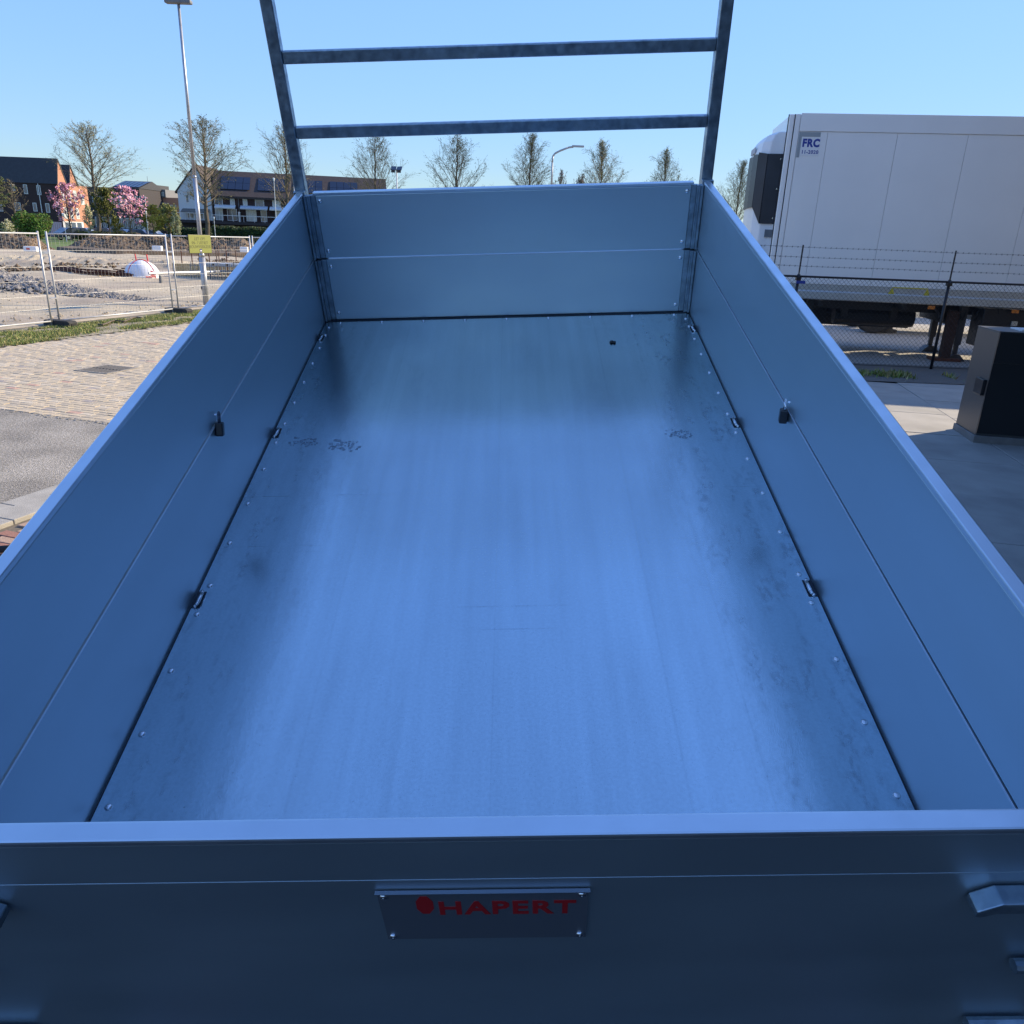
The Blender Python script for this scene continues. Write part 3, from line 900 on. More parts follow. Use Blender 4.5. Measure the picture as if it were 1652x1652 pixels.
# dark sheet edge / excavation face under the bank
b = MB()
pts = [G(90 + i * 12, 406 + i * .2 + 5 * math.sin(min(1, i / 9) * 1.57)) for i in range(30)]
top = []
for i, p in enumerate(pts):
    top.append(Vector((p.x, p.y, .0)))
for a, c in zip(top, top[1:]):
    h1 = .34 + .08 * noise.noise(Vector((a.x, 0, 0))); h2 = .34 + .08 * noise.noise(Vector((c.x, 0, 0)))
    b.quad((a.x, a.y, 0), (c.x, c.y, 0), (c.x, c.y + .25, h2), (a.x, a.y + .25, h1))
    b.quad((a.x, a.y + .25, h1), (c.x, c.y + .25, h2), (c.x, c.y + 2.2, h2 + .05), (a.x, a.y + 2.2, h1 + .05))
    b.quad((c.x, c.y, 0), (a.x, a.y, 0), (a.x, a.y + 2.2, 0), (c.x, c.y + 2.2, 0))
o = b.build('excavation_edge', SOIL); tag(o, 'straight dark cut edge of earth along the foot of the bank', 'earth edge')
# bundle of rusty reinforcement bars on sleepers
def rebar(u0, v0, u1, v1, label, n=16, seed=1):
    r_ = random.Random(seed); a, c = G(u0, v0, .15), G(u1, v1, .15)
    T = thing('steel_bundle', label, 'steel bars', (0, 0, 0), 0, 'bundles of reinforcement steel')
    for i in range(n):
        oy = r_.uniform(-.28, .28); oz = r_.uniform(0, .22)
        MB().tube(a + Vector((r_.uniform(-.6, .6), oy, oz)), c + Vector((r_.uniform(-.6, .6), oy + r_.uniform(-.1, .1), oz * r_.uniform(.5, 1))), .028, n=5).build('steel_bar', RUST, T)
    for k in (.12, .5, .88):
        p = a.lerp(c, k); MB().box(p.x - .06, p.x + .06, p.y - .45, p.y + .45, .02, .14).build('timber_block', WOOD, T)
rebar(97, 437, 140, 442, 'left bundle of rusty steel bars lying on the sand', 14, 1)
rebar(142, 443, 192, 445, 'right bundle of rusty steel bars, nearer to the white tent', 14, 2)
rebar(199, 441, 226, 443, 'short dark bundle of steel bars just left of the white tent', 10, 3)
# white dome tent with red piping
c = G(230, 447, .1)
TT = thing('work_tent', 'small white dome tent with red piping on the sand', 'tent', (c.x, c.y, .05), R(20)); TT.scale = (.58, .58, .66)
b = MB(); n1, n2 = 12, 7; rx, ry, rz_ = 1.15, .8, 1.15
for j in range(n2 + 1):
    f_ = j / n2 * math.pi / 2
    for i in range(n1):
        a = i / n1 * 2 * math.pi
        sq = .12 * abs(math.cos(2 * a)); b.v.append((rx * math.cos(a) * math.cos(f_) * (1 + sq), ry * math.sin(a) * math.cos(f_) * (1 + sq), rz_ * math.sin(f_)))
for j in range(n2):
    for i in range(n1):
        b.face((j * n1 + i, j * n1 + (i + 1) % n1, (j + 1) * n1 + (i + 1) % n1, (j + 1) * n1 + i))
b.build('tent_canvas', WHITEFAB, TT, smooth=True)
for a in (35, 145, 215, 325):
    pts = [(1.16 * 1.0 * math.cos(R(a)) * math.cos(R(k)), .86 * math.sin(R(a)) * math.cos(R(k)), 1.17 * math.sin(R(k))) for k in range(0, 91, 15)]
    MB().path(pts, .03, 5).build('tent_piping', REDFAB, TT)
for x in (-.28, .5):
    MB().tube((x, 0, .95), (x - .05, 0, 1.5), .05, n=6).build('tent_flag', REDFAB, TT)
b = MB().quad((.3, -.83, .1), (.95, -.66, .1), (.78, -.56, .5), (.28, -.70, .55)); b.build('tent_print', REDFAB, TT)
# timber formwork with standing bars, and the grey box pit beside it
T = thing('timber_formwork', 'yellow timber formwork boards with upright bars left of the lamp post', 'formwork', (0, 0, 0))
a, c = G(280, 447, .05), G(345, 447, .05)
for k in range(4):
    z0 = .06 + k * .15
    MB().box(a.x, c.x, a.y - .02, a.y + .03, z0, z0 + .142).build('board', WOOD, T)
    MB().box(a.x + .5, c.x + 1.6, a.y + 2.2, a.y + 2.25, z0, z0 + .142).build('board', WOOD, T)
for k in range(9):
    x = a.x + .2 + k * (c.x - a.x + 1) / 9
    MB().tube((x, a.y + .6 + (k % 3) * .5, 0), (x, a.y + .6 + (k % 3) * .5, 1.35 + .1 * (k % 2)), .025, n=5).build('upright_bar', RUST, T)
T = thing('foundation_cage', 'grey reinforcement cage and plastic sheets right of the lamp post', 'steel cage', (0, 0, 0))
a = G(352, 452, .05)
CAGE = mat('cage_grey', (.17, .18, .19), .6, .3, var=.3, vscale=6)
random.seed(77)
for i in range(26):
    x = a.x - 1.2 + i * .17
    MB().tube((x, a.y, .03), (x + .03, a.y + .1, .72 + random.uniform(-.08, .1)), .022, n=4).build('upright_bar', CAGE, T)
for z in (.2, .42, .64):
    MB().tube((a.x - 1.2, a.y - .03, z), (a.x + 3.3, a.y - .03, z), .02, n=4).build('cross_bar', CAGE, T)
for i in range(6):
    x = a.x - 1 + i * .6
    MB().box(x, x + .7, a.y + .5, a.y + 1.9, .6 + random.uniform(-.05, .08), .66 + .06).build('plastic_sheet', mat('grey_plastic', (.35, .37, .38), .4), T)
T = thing('white_pipe', 'long white pipe lying between the tent and the lamp post', 'pipe', (0, 0, 0))
a, c = G(240, 441, .4), G(400, 437, .4)
MB().tube(a, c, .05, n=8).build('pipe_length', FENCEGALV, T)
for k in (.1, .5, .9):
    p = a.lerp(c, k); MB().box(p.x - .05, p.x + .05, p.y - .05, p.y + .05, 0, .34).build('pipe_support', CAGE, T)
# white concrete blocks with red mark lying on the bank
def block(u, v, D_, label, w_, red=False):
    p = D(u, v, D_)
    o = thing('marker_block', label, 'block', (p.x, p.y, p.z), R(8), 'white blocks on the earth banks')
    MB().box(-w_, w_, -.2, .2, -.15, .18).build('block_body', WHITEP, o, bevel=.03)
    if red: MB().box(-w_ * .5, 0, -.212, -.2, -.03, .09).build('red_mark', REDFAB, o)
p = G(50, 402)
block(50, 402, 56, 'long white block with a red mark in front of the left earth bank', .42, True)
block(254, 401, 56, 'white block on the earth bank between two fence posts', .30)
block(394, 403, 54, 'white block on the earth bank near the trailer side', .24)
# earth lumps on the sand
b = MB(); r_ = random.Random(8)
for (u, v, n_, sp2) in ((48, 438, 60, .8), (135, 431, 50, .9), (375, 424, 70, 1.0), (385, 430, 50, 1.2)):
    c = G(u, v, .1)
    for i in range(n_):
        rock(b, (c.x + r_.gauss(0, sp2), c.y + r_.gauss(0, .5), .12 + abs(r_.gauss(0, .1))), r_.uniform(.05, .16), r_)
o = b.build('soil_lumps', SOIL, kind='stuff')
b = MB(); r_ = random.Random(18)
for i in range(5200):
    t = r_.uniform(2, 40); s = 9.9 + r_.random() ** 1.4 * 38; p = RF(t, s)
    rock(b, (p.x, p.y, site_h(p.x, p.y)), r_.uniform(.012, .045), r_)
b.build('sand_pebbles', SAND, kind='stuff')
# dry branch on the verge
b = MB(); pts = [G(158 + i * 7, 523 - i * 1.1 + 2 * math.sin(i * 1.3), .05) for i in range(11)]
o = b.path(pts, .018, 6).build('dry_branch', BARK); tag(o, 'thin dry branch lying on the grass in front of the fence', 'branch')

# ================================================================ TREES
def rot_about(v, ax, a): return Matrix.Rotation(a, 3, ax) @ v
def tree_parts(seed, h, crown_r, base_h, nprim=60, nsec=8, ntw=5, leafmats=(BUD,), leafn=2600, leafsize=.10, asc=45, profile=None, tw=.017, trunk_r=.16, twr=.6):
    r_ = random.Random(seed)
    tr = MB(); br = MB(); lf = MB()
    # trunk: gently wandering leader
    tp = []; x = y = 0
    n = 12
    for i in range(n + 1):
        f_ = i / n
        tp.append(Vector((x, y, h * .97 * f_))); x += r_.gauss(0, .012) * h * .35; y += r_.gauss(0, .012) * h * .35
    for i in range(n):
        ra = trunk_r * (1 - i / n) ** .8 + .015; rb_ = trunk_r * (1 - (i + 1) / n) ** .8 + .012
        tr.tube(tp[i], tp[i + 1], ra, rb_, n=8, cap=False)
    tips = []
    prof = profile or (lambda f: min(1, (f + .10) * 3.2) * (1.04 - f) ** .85)
    for i in range(nprim):
        f_ = (i + r_.random()) / nprim * .96
        z = base_h + (h * .95 - base_h) * f_
        k = min(n - 1, int(z / (h * .97) * n)); a0 = tp[k].lerp(tp[k + 1], z / (h * .97) * n - k)
        az = i * 2.4 + r_.uniform(-.5, .5)
        ln = crown_r * prof(f_) * r_.uniform(.75, 1.15)
        el = R(asc + 34 * f_ + r_.uniform(-8, 8))
        d = Vector((math.cos(az) * math.cos(el), math.sin(az) * math.cos(el), math.sin(el)))
        ln = ln / max(.72, math.cos(el))
        segs = 5; p = a0.copy(); r0 = max(.012, trunk_r * .30 * (1 - f_ * .85)); dd = d.copy(); pts = [p.copy()]
        for s in range(segs):
            dd = (dd + Vector((r_.gauss(0, .09), r_.gauss(0, .09), .03 + r_.gauss(0, .05)))).normalized()
            q = p + dd * ln / segs
            br.tube(p, q, r0 * (1 - s / segs) + tw * .6, r0 * (1 - (s + 1) / segs) + tw * .6, n=4, cap=False)
            p = q; pts.append(p.copy())
        ns_ = max(2, int(nsec * min(1, .25 + ln / crown_r)))
        for j in range(ns_):
            g_ = .22 + .78 * (j + r_.random()) / ns_
            k2 = min(segs - 1, int(g_ * segs)); p2 = pts[k2].lerp(pts[k2 + 1], g_ * segs - k2)
            ax = (Vector((r_.gauss(0, 1), r_.gauss(0, 1), r_.gauss(0, 1)))).normalized()
            d2 = rot_about(dd, ax, R(r_.uniform(25, 60))); d2.z = d2.z * .8 + .1
            l2 = ln * .36 * (1.1 - .5 * g_) * r_.uniform(.6, 1.2)
            q2 = p2 + d2 * l2 * .5; q3 = q2 + (d2 + Vector((r_.gauss(0, .15), r_.gauss(0, .15), .12))) * l2 * .5
            br.tube(p2, q2, tw * 1.1, tw * .85, n=3, cap=False); br.tube(q2, q3, tw * .85, tw * .6, n=3, cap=False)
            for t in range(ntw):
                g3 = r_.random(); p4 = p2.lerp(q3, .2 + .8 * g3)
                ax = (Vector((r_.gauss(0, 1), r_.gauss(0, 1), r_.gauss(0, 1)))).normalized()
                d4 = rot_about(d2, ax, R(r_.uniform(20, 60)))
                q4 = p4 + d4 * r_.uniform(.3, .9) * twr * min(1, .35 + ln / crown_r)
                br.tube(p4, q4, tw * .55, tw * .35, n=3, cap=False); tips.append((p4, q4))
    for i in range(leafn):
        p4, q4 = r_.choice(tips); c = p4.lerp(q4, r_.uniform(.3, 1.1)) + Vector((r_.gauss(0, .05), r_.gauss(0, .05), r_.gauss(0, .05)))
        lf.cur = r_.choices(range(len(leafmats)), [3] + [1] * (len(leafmats) - 1))[0]
        s = leafsize * r_.uniform(.5, 1.2)
        u = Vector((r_.gauss(0, 1), r_.gauss(0, 1), r_.gauss(0, 1))).normalized(); v_ = u.orthogonal().normalized()
        lf.quad(c - u * s, c + v_ * s * .5, c + u * s, c - v_ * s * .5)
    return tr.mesh('trunk', BARK), br.mesh('branches', TWIG), lf.mesh('crown', list(leafmats))
def plant_tree(parts, loc, label, cat='tree', scale=(1, 1, 1), rz=0, group=None, name='tree'):
    o = thing(name, label, cat, loc, rz, group); o.scale = scale
    link('trunk', parts[0], o)
    a = link('branches', parts[1], o); a['kind'] = 'stuff'
    b = link('crown', parts[2], o); b['kind'] = 'stuff'
    return o
ash = [tree_parts(101, 15, 5.0, 4.2, asc=30, trunk_r=.22, nprim=54, nsec=11, leafmats=(BUD, OLIVELEAF), leafn=5200, leafsize=.07, tw=.013, twr=1.0),
       tree_parts(102, 15, 5.0, 3.2, asc=44, trunk_r=.19, nprim=46, nsec=11, leafmats=(BUD, OLIVELEAF), leafn=4200, leafsize=.065, tw=.012, twr=1.0),
       tree_parts(103, 15, 4.6, 3.0, asc=48, trunk_r=.17, nprim=60, nsec=11, leafmats=(BUD, YELLEAF), leafn=3600, leafsize=.065, tw=.012, twr=1.0)]
trees = [(0, 150, 381, 206, 112, 'big budding tree beside the pink magnolia, left of the yellow sign', 1.12),
         (0, 328, 384, 198, 113, 'big budding tree directly behind the lamp post and white gabled house', 1.1),
         (1, 462, 388, 206, 112, 'budding tree with a bird nest, left of the rack post', 1.0),
         (1, 606, 388, 222, 112, 'budding tree in the rack opening beside the twin solar floodlight', 1.0),
         (1, 736, 390, 224, 112, 'wide budding tree in the rack opening, second from the left post', .95),
         (2, 854, 392, 222, 112, 'budding tree left of the curved street lamp', 1.0),
         (2, 968, 394, 233, 112, 'budding tree right of the curved street lamp', 1.0),
         (2, 1070, 396, 246, 114, 'slim budding tree nearest the right rack post inside the opening', .9),
         (2, 1190, 398, 264, 116, 'slim budding tree between the bed and the refrigerated trailer', .95)]
random.seed(55)
for k, u, vb, vt, dist, lb_, wsc in trees:
    b0 = D(u, vb, dist); tp = D(u - (vb - vt) * .16 * (0 if u > 500 else 0), vt, dist)
    hh = tp.z
    s = hh / 15.0
    x = D(u, (vb + vt) / 2, dist).x
    o = plant_tree(ash[k], (x, dist, 0), lb_, scale=(s * wsc * 1.22, s * wsc * 1.22, s * 1.07), rz=random.uniform(0, 6.28), group='budding street trees', name='budding_tree')
    if 'nest' in lb_:
        b = MB(); r_ = random.Random(3)
        for i in range(60):
            a = Vector((r_.gauss(0, .25), r_.gauss(0, .25), 9.6 + r_.gauss(0, .15))); b.tube(a, a + Vector((r_.gauss(0, .2), r_.gauss(0, .2), r_.gauss(0, .05))), .02, n=3, cap=False)
        b.build('nest', BARK, o)
# small distant trees seen between the bigger ones
far_t = tree_parts(110, 10, 3.4, 2.4, nprim=34, leafmats=(TWIG, PINK), leafn=900, tw=.028)
for u, vt, lb_ in ((906, 272, 'small bare tree just right of the curved lamp pole'), (935, 285, 'low bare tree peeping above the headboard'), (940, 278, 'small reddish tree left of the fifth street tree'), (1105, 292, 'tiny treetop just above the headboard right side')):
    p = D(u, vt, 170); o = plant_tree(far_t, (p.x, 170, 0), lb_, scale=(.9, .9, p.z / 10), rz=u, name='bare_tree', group='distant bare trees')
# pink magnolias
mag = tree_parts(120, 6, 2.6, 1.4, nprim=26, nsec=6, ntw=3, asc=38, leafmats=(PINK, PALEPINK), leafn=1050, leafsize=.15, tw=.018, trunk_r=.09)
for u, vt, vb, dist, lb_, ws in ((110, 296, 385, 98, 'pink magnolia in blossom in front of the orange brick gable', 1.15), (208, 301, 390, 95, 'pink magnolia in blossom in front of the dark building with solar panels', 1.1)):
    p = D(u, vt, dist); xm = D(u, 345, dist).x
    plant_tree(mag, (xm, dist, 0), lb_, scale=(ws, ws, p.z / 6), rz=u, name='magnolia_tree', group='pink magnolias')
wil = tree_parts(130, 5, 2.0, 1.3, nprim=30, nsec=8, ntw=6, asc=30, leafmats=(YELLEAF, BUD), leafn=6500, leafsize=.10, tw=.012, trunk_r=.08)
oli = tree_parts(131, 7, 2.4, 2.0, nprim=30, nsec=8, ntw=6, asc=40, leafmats=(OLIVELEAF, YELLEAF), leafn=8500, leafsize=.11, tw=.012, trunk_r=.10)
def st(parts, h, u, vt, dist, lb_, ws, name='leafing_tree', cat='tree', group=None, um=None):
    p = D(u, vt, dist); xm = D(u, (vt + 375) / 2, dist).x
    return plant_tree(parts, (xm, dist, 0), lb_, cat, scale=(ws, ws, p.z / h), rz=u * 1.3, name=name, group=group)
st(oli, 7, 172, 302, 100, 'olive green leafing tree between the two pink magnolias', .85)
st(wil, 5, 246, 332, 97, 'yellow green young tree right of the second magnolia', .95)
st(wil, 5, 272, 331, 99, 'yellow green young tree left of the white gabled house', .95)
st(wil, 5, 187, 350, 103, 'low yellow green tree behind the olive tree, above the cars', .5)
whb = tree_parts(133, 4, 1.1, .8, nprim=24, nsec=6, ntw=5, asc=40, leafmats=(WHITEBL, YELLEAF), leafn=2500, leafsize=.10, tw=.012, trunk_r=.06)
st(whb, 4, 143, 330, 101, 'slender tree with cream blossom left of the big trunk', .7)
st(whb, 4, 284, 340, 98, 'cream blossoming shrub at the foot of the white house', .6)
bare = tree_parts(134, 7, 2.6, 1.2, nprim=24, nsec=6, ntw=4, asc=48, leafmats=(TWIG, BUD), leafn=300, tw=.02, trunk_r=.07)
st(bare, 7, 20, 288, 88, 'young bare tree in front of the brown brick house', .95, 'bare_tree')
st(whb, 4, 12, 354, 86, 'pale blossoming shrub at the left edge below the bare tree', .7, 'shrub', 'shrub')
# dark leafing tree cut by the left picture edge
edg = tree_parts(135, 12, 4.2, 2.5, nprim=40, nsec=8, ntw=6, asc=30, leafmats=(OLIVELEAF, GREENLEAF), leafn=9000, leafsize=.12, tw=.02, trunk_r=.18)
p = D(-28, 262, 84)
plant_tree(edg, (D(-32, 330, 84).x, 84, 0), 'dark olive tree cut off by the left picture edge', scale=(.92, .92, p.z / 12), rz=1, name='leafing_tree')
def bush(name, loc, rx, ry, rz_, mats, n, size, label, cat='bush', seed=1, group=None):
    r_ = random.Random(seed); T = thing(name, label, cat, loc, 0, group)
    st_ = MB()
    for i in range(14):
        a = r_.uniform(0, 6.28); st_.tube((0, 0, 0), (math.cos(a) * rx * .6, math.sin(a) * ry * .6, rz_ * r_.uniform(.7, 1.5)), .04, .015, n=4)
    st_.build('stems', TWIG, T, kind='stuff')
    b = MB()
    lob = [(r_.uniform(-.6, .6) * rx, r_.uniform(-.6, .6) * ry, rz_ * r_.uniform(.5, 1.25), r_.uniform(.35, .62)) for _ in range(11)]
    for i in range(n):
        lx, ly, lz, lr = r_.choice(lob)
        d = Vector((r_.gauss(0, 1), r_.gauss(0, 1), r_.gauss(0, 1))).normalized() * (r_.random() ** .4)
        c = Vector((lx + d.x * rx * lr, ly + d.y * ry * lr, max(.05, lz + d.z * rz_ * lr)))
        b.cur = r_.choices(range(len(mats)), [3] + [1.5] * (len(mats) - 1))[0]
        u = Vector((r_.gauss(0, 1), r_.gauss(0, 1), r_.gauss(0, 1))).normalized(); v_ = u.orthogonal().normalized(); s = size * r_.uniform(.5, 1.2)
        b.quad(c - u * s, c + v_ * s * .6, c + u * s, c - v_ * s * .6)
    b.build('foliage', mats, T, kind='stuff')
    return T
p = G(56, 381)
bush('green_bush', (D(52, 360, 84).x, 84, 0), 1.75, 1.3, 1.75, [BRIGHTLEAF, GREENLEAF, OLIVELEAF], 11000, .13, 'large fresh green bush in front of the brown brick house', seed=3)
bush('dark_bush', (D(4, 370, 90).x, 90, 0), 2.6, 1.4, 1.0, [DARKLEAF, GREENLEAF], 5000, .13, 'dark low bush at the left picture edge behind the bank', seed=4)
bush('low_bush', (D(133, 375, 100).x, 100, 0), 1.7, 1.0, .7, [OLIVELEAF, GREENLEAF], 3000, .11, 'low olive bush between the magnolia and the big tree trunk', seed=5)
# clipped hedges
def hedge(u0, u1, vb, h_, dist, label, seed, mats, n=16000):
    r_ = random.Random(seed); a = D(u0, vb, dist); c = D(u1, vb, dist)
    T = thing('hedge', label, 'hedge', ((a.x + c.x) / 2, dist, 0)); hw = (c.x - a.x) / 2
    MB().box(-hw + .15, hw - .15, -.45, .45, 0, h_ - .25).build('hedge_core', DARKLEAF, T)
    b = MB()
    for i in range(n):
        x = r_.uniform(-hw, hw); hh = h_ * (1 + .12 * noise.noise(Vector((x * .5, seed, 0))) + .07 * noise.noise(Vector((x * 2, seed, 0))))
        if r_.random() < .6: c_ = Vector((x, -.6 + r_.gauss(0, .10) + .25 * noise.noise(Vector((x * 1.2, 0, seed))), r_.uniform(0, hh)))
        else: c_ = Vector((x, r_.uniform(-.6, .6), hh + r_.gauss(0, .08)))
        b.cur = r_.choices(range(len(mats)), [4] + [1] * (len(mats) - 1))[0]
        u = Vector((r_.gauss(0, 1), r_.gauss(0, 1), r_.gauss(0, 1))).normalized(); v_ = u.orthogonal().normalized(); s = .11 * r_.uniform(.5, 1.3)
        b.quad(c_ - u * s, c_ + v_ * s * .6, c_ + u * s, c_ - v_ * s * .6)
    b.build('foliage', mats, T, kind='stuff')
hedge(275, 344, 384, 1.7, 116, 'dark hedge under the white gabled house', 61, [DARKLEAF, GREENLEAF], 9000)
hedge(346, 450, 387, 2.1, 115, 'tall dark hedge in front of the brown terrace, beside the bed', 62, [DARKLEAF, GREENLEAF, OLIVELEAF], 15000)
hedge(150, 222, 380, .9, 106, 'low brown clipped hedge along the parked cars', 63, [OLIVELEAF, TWIG], 6000)
hedge(-60, 10, 378, 1.5, 92, 'dark hedge at the left picture edge', 64, [DARKLEAF], 5000)

# ================================================================ BUILDINGS (local frame: x along the facade, y away)
def window(T, x, z, w_, h_, mull=1, g=GLASS, y=0, fm=FRAMEW):
    fr = MB(); t = .07
    fr.box(x, x + w_, y - .05, y + .02, z, z + t); fr.box(x, x + w_, y - .05, y + .02, z + h_ - t, z + h_)
    fr.box(x, x + t, y - .05, y + .02, z + t, z + h_ - t); fr.box(x + w_ - t, x + w_, y - .05, y + .02, z + t, z + h_ - t)
    for k in range(1, mull):
        xx = x + w_ * k / mull; fr.box(xx - t / 2, xx + t / 2, y - .045, y + .018, z + t, z + h_ - t)
    o = fr.build('window', fm, T)
    MB().box(x + t, x + w_ - t, y - .012, y + .012, z + t, z + h_ - t).build('pane', g, o)
    return o
def sidewin(T, X, y, z, w_, h_, g=GLASSL):
    fr = MB().box(X - .02, X + .05, y, y + w_, z, z + h_); o = fr.build('window', FRAMEW, T)
    MB().box(X + .051, X + .06, y + .08, y + w_ - .08, z + .08, z + h_ - .08).build('pane', g, o)
def gable_house(name, label, loc, rz, wd, dp, he, hr, wallm, roofm, ridge='x', sidem=None):
    """ridge='x': ridge parallel to the facade"""
    T = thing(name, label, 'house', loc, rz)
    wb = MB()
    if ridge == 'x':
        wb.prism([(0, 0), (dp, 0), (dp, he), (dp / 2, hr), (0, he)], 'x', 0, wd)
        wb.build('wall', wallm, T, fix=True)
        rf = MB(); th = .2; o_ = .3; sl_ = (hr - he) / (dp / 2)
        rf.prism([(-o_, he - sl_ * o_), (dp / 2, hr), (dp + o_, he - sl_ * o_), (dp + o_, he - sl_ * o_ + th), (dp / 2, hr + th * 1.2), (-o_, he - sl_ * o_ + th)], 'x', -.1, wd + .1)
        rf.build('roof', roofm, T, fix=True)
    else:
        wb.prism([(0, 0), (wd, 0), (wd, he), (wd / 2, hr), (0, he)], 'y', 0, dp)
        wb.build('wall', wallm, T, fix=True)
        rf = MB(); th = .2; o_ = .25; sl_ = (hr - he) / (wd / 2)
        rf.prism([(-o_, he - sl_ * o_), (wd / 2, hr), (wd + o_, he - sl_ * o_), (wd + o_, he - sl_ * o_ + th), (wd / 2, hr + th * 1.2), (-o_, he - sl_ * o_ + th)], 'y', -.2, dp + .1)
        rf.build('roof', roofm, T, fix=True)
    return T
# brown brick house at the left edge; u,v are read off at its front plane
DH = 118.0
xl, xr = -96.0, D(97, 330, DH).x
T = thing('brown_brick_house', 'dark brown brick house with large slate roof at the left picture edge', 'house', (xl, DH, 0), 0)
MB().prism([(0, 0), (5.5, 0), (5.5, 7.2), (2.3, 7.2), (.8, 10.3), (.02, 7.15)], 'x', 0, xr - xl).build('wall', BRICKBROWN, T, fix=True)
MB().prism([(-.12, 7.05), (.78, 10.42), (.95, 10.42), (2.5, 7.21), (2.3, 7.21), (.85, 10.25), (.05, 7.1)], 'x', -.1, xr - xl + .1).build('roof', ROOFD, T, fix=True)
def loc_of(u, v, dist, ox, rz=0):
    p = D(u, v, dist); return p.x - ox, p.z
for (u0, v0, u1, v1) in ((15.5, 297, 20, 308), (35.5, 297.6, 41.5, 313), (57, 299, 63, 314.5), (51, 327, 56, 341), (71.5, 328, 76.5, 343), (-4, 330, 2, 341)):
    x0, z1 = loc_of(u0 + 1.5, v0, DH, xl); x1, z0 = loc_of(u1 + .8, v1, DH, xl)
    window(T, x0, z0, max(.55, x1 - x0), z1 - z0)
x0, z1 = loc_of(23, 326.5, DH, xl); x1, z0 = loc_of(35, 340, DH, xl)
window(T, x0, z0, x1 - x0, z1 - z0)
x0, z0 = loc_of(70, 352, DH, xl)
MB().tube((x0, -.08, .2), (x0, -.08, 7.0), .06, n=6).build('drainpipe', FRAMEW, T)
W_ = xr - xl
MB().box(W_ - 1.9, W_ - .15, -.06, 0.02, .1, 2.0).build('garage_door', mat('garage_pink_boards', (.60, .38, .36), .7, var=.1, vscale=6), T)
MB().box(W_ - 2.6, W_ - 1.95, -.05, .02, .1, 2.0).build('service_door', GREYCLAD, T)
for k in range(6):
    MB().box(W_ - 1.85 + k * .29, W_ - 1.80 + k * .29, -.08, -.061, .1, 2.0).build('door_batten', FRAMEW, T)
MB().box(W_ + .0, W_ + .04, 0.02, 5.48, 0, 2.1).build('gable_base', FRAMEW, T)
# orange end wall: the gable end is a lit orange brick skin with white strips
sk = MB(); sk.prism([(.02, 2.11), (5.48, 2.11), (5.48, 7.1), (2.3, 7.1), (.85, 10.15), (.05, 7.1)], 'x', W_ + .001, W_ + .045)
sk.build('gable_skin', BRICKORANGE, T, fix=True)
for y in (.5, 2.1, 3.7):
    sidewin(T, W_ + .045, y, 4.9, .9, 1.5)
    sidewin(T, W_ + .045, y, 2.5, .9, 1.5)
    MB().box(W_ + .041, W_ + .08, y, y + 1.2, .1, 2.0).build('shop_window', GLASS, T)
x0_ = D(86, 330, 125).x; wd_ = D(116, 330, 125).x - x0_
T = thing('orange_brick_house', 'orange brick house with a steep dark roof behind the pink magnolia', 'house', (x0_, 125, 0), 0)
MB().prism([(0, 0), (5, 0), (5, 7.3), (2.3, 7.3), (.8, 9.9), (.02, 7.3)], 'x', 0, wd_).build('wall', BRICKORANGE, T, fix=True)
MB().prism([(-.12, 6.9), (.7, 10.1), (.95, 10.1), (2.5, 7.31), (2.3, 7.31), (.85, 9.9), (.0, 6.95)], 'x', -.1, wd_ + .1).build('roof', ROOFD, T, fix=True)
for y in (.6, 2.6): sidewin(T, wd_, y, 4.6, 1.0, 1.5)
for z in (1, 4.4): window(T, wd_ - 1.8, z, 1.2, 1.4)
# dark long building with solar panels
DM = 165.0
xa, xb = D(141, 320, DM).x, D(226, 320, DM).x
T = thing('solar_building', 'long charcoal building with solar panels behind the pink magnolias', 'building', (xa, DM, 0))
wm = xb - xa
MB().box(0, wm, 0, 12, 0, 8.7).build('wall', BRICKGREY, T)
MB().prism([(-.2, 8.7), (6, 10.3), (12.2, 8.7)], 'x', wm * .48, wm + .1).build('roof', ROOFD, T, fix=True)
for k in range(6):
    x = wm * .50 + k * (wm * .5 / 6)
    M = Matrix.Translation((x, .1, 8.86)) @ Matrix.Rotation(math.atan2(1.6, 6.2), 4, 'X')
    MB().box(.04, wm * .5 / 6 - .1, .2, 2.6, 0, .06, M).build('solar_panel', SOLAR, T)
    MB().box(.04, wm * .5 / 6 - .1, 2.7, 5.1, 0, .06, M).build('solar_panel', SOLAR, T)
for k in range(9):
    window(T, 1.0 + k * wm / 9.3, 5.6, 1.5, 1.7, 2, GLASS)
    window(T, 1.0 + k * wm / 9.3, 1.2, 1.5, 1.9, 2, GLASS)
# grey and orange apartment block
DA = 176.0
xa = D(225, 320, DA).x
T = thing('apartment_block', 'stepped apartment block with grey top floor and orange brick behind the young trees', 'building', (xa, DA, 0), R(-10))
def aw(u0, u1): return (D(u0, 320, DA).x - xa, D(u1, 320, DA).x - xa)
zt = D(235, 305, DA).z; z2 = D(260, 318.5, DA).z; z3 = D(280, 323, DA).z
x1_ = aw(225, 272)[1]; x2_ = aw(225, 296)[1]
MB().box(0, x1_, 0, 12, z2, zt).build('top_floor', GREYCLAD, T)
MB().box(0, x2_ + 1.5, .3, 12, 0, z2 - .01).build('wall', BRICKORANGE, T)
MB().box(.3, 3.2, 1, 6, zt, zt + .9).build('roof_box', ROOFD, T)
MB().box(aw(241, 255)[0], aw(241, 255)[1], .1, .29, 2.5, z2 - .02).build('grey_bay', GREYCLAD, T)
for u0, u1 in ((234, 248), (254, 269)):
    a_, b_ = aw(u0, u1); window(T, a_, z2 + .25, b_ - a_, zt - z2 - .7, 3, GLASSL)
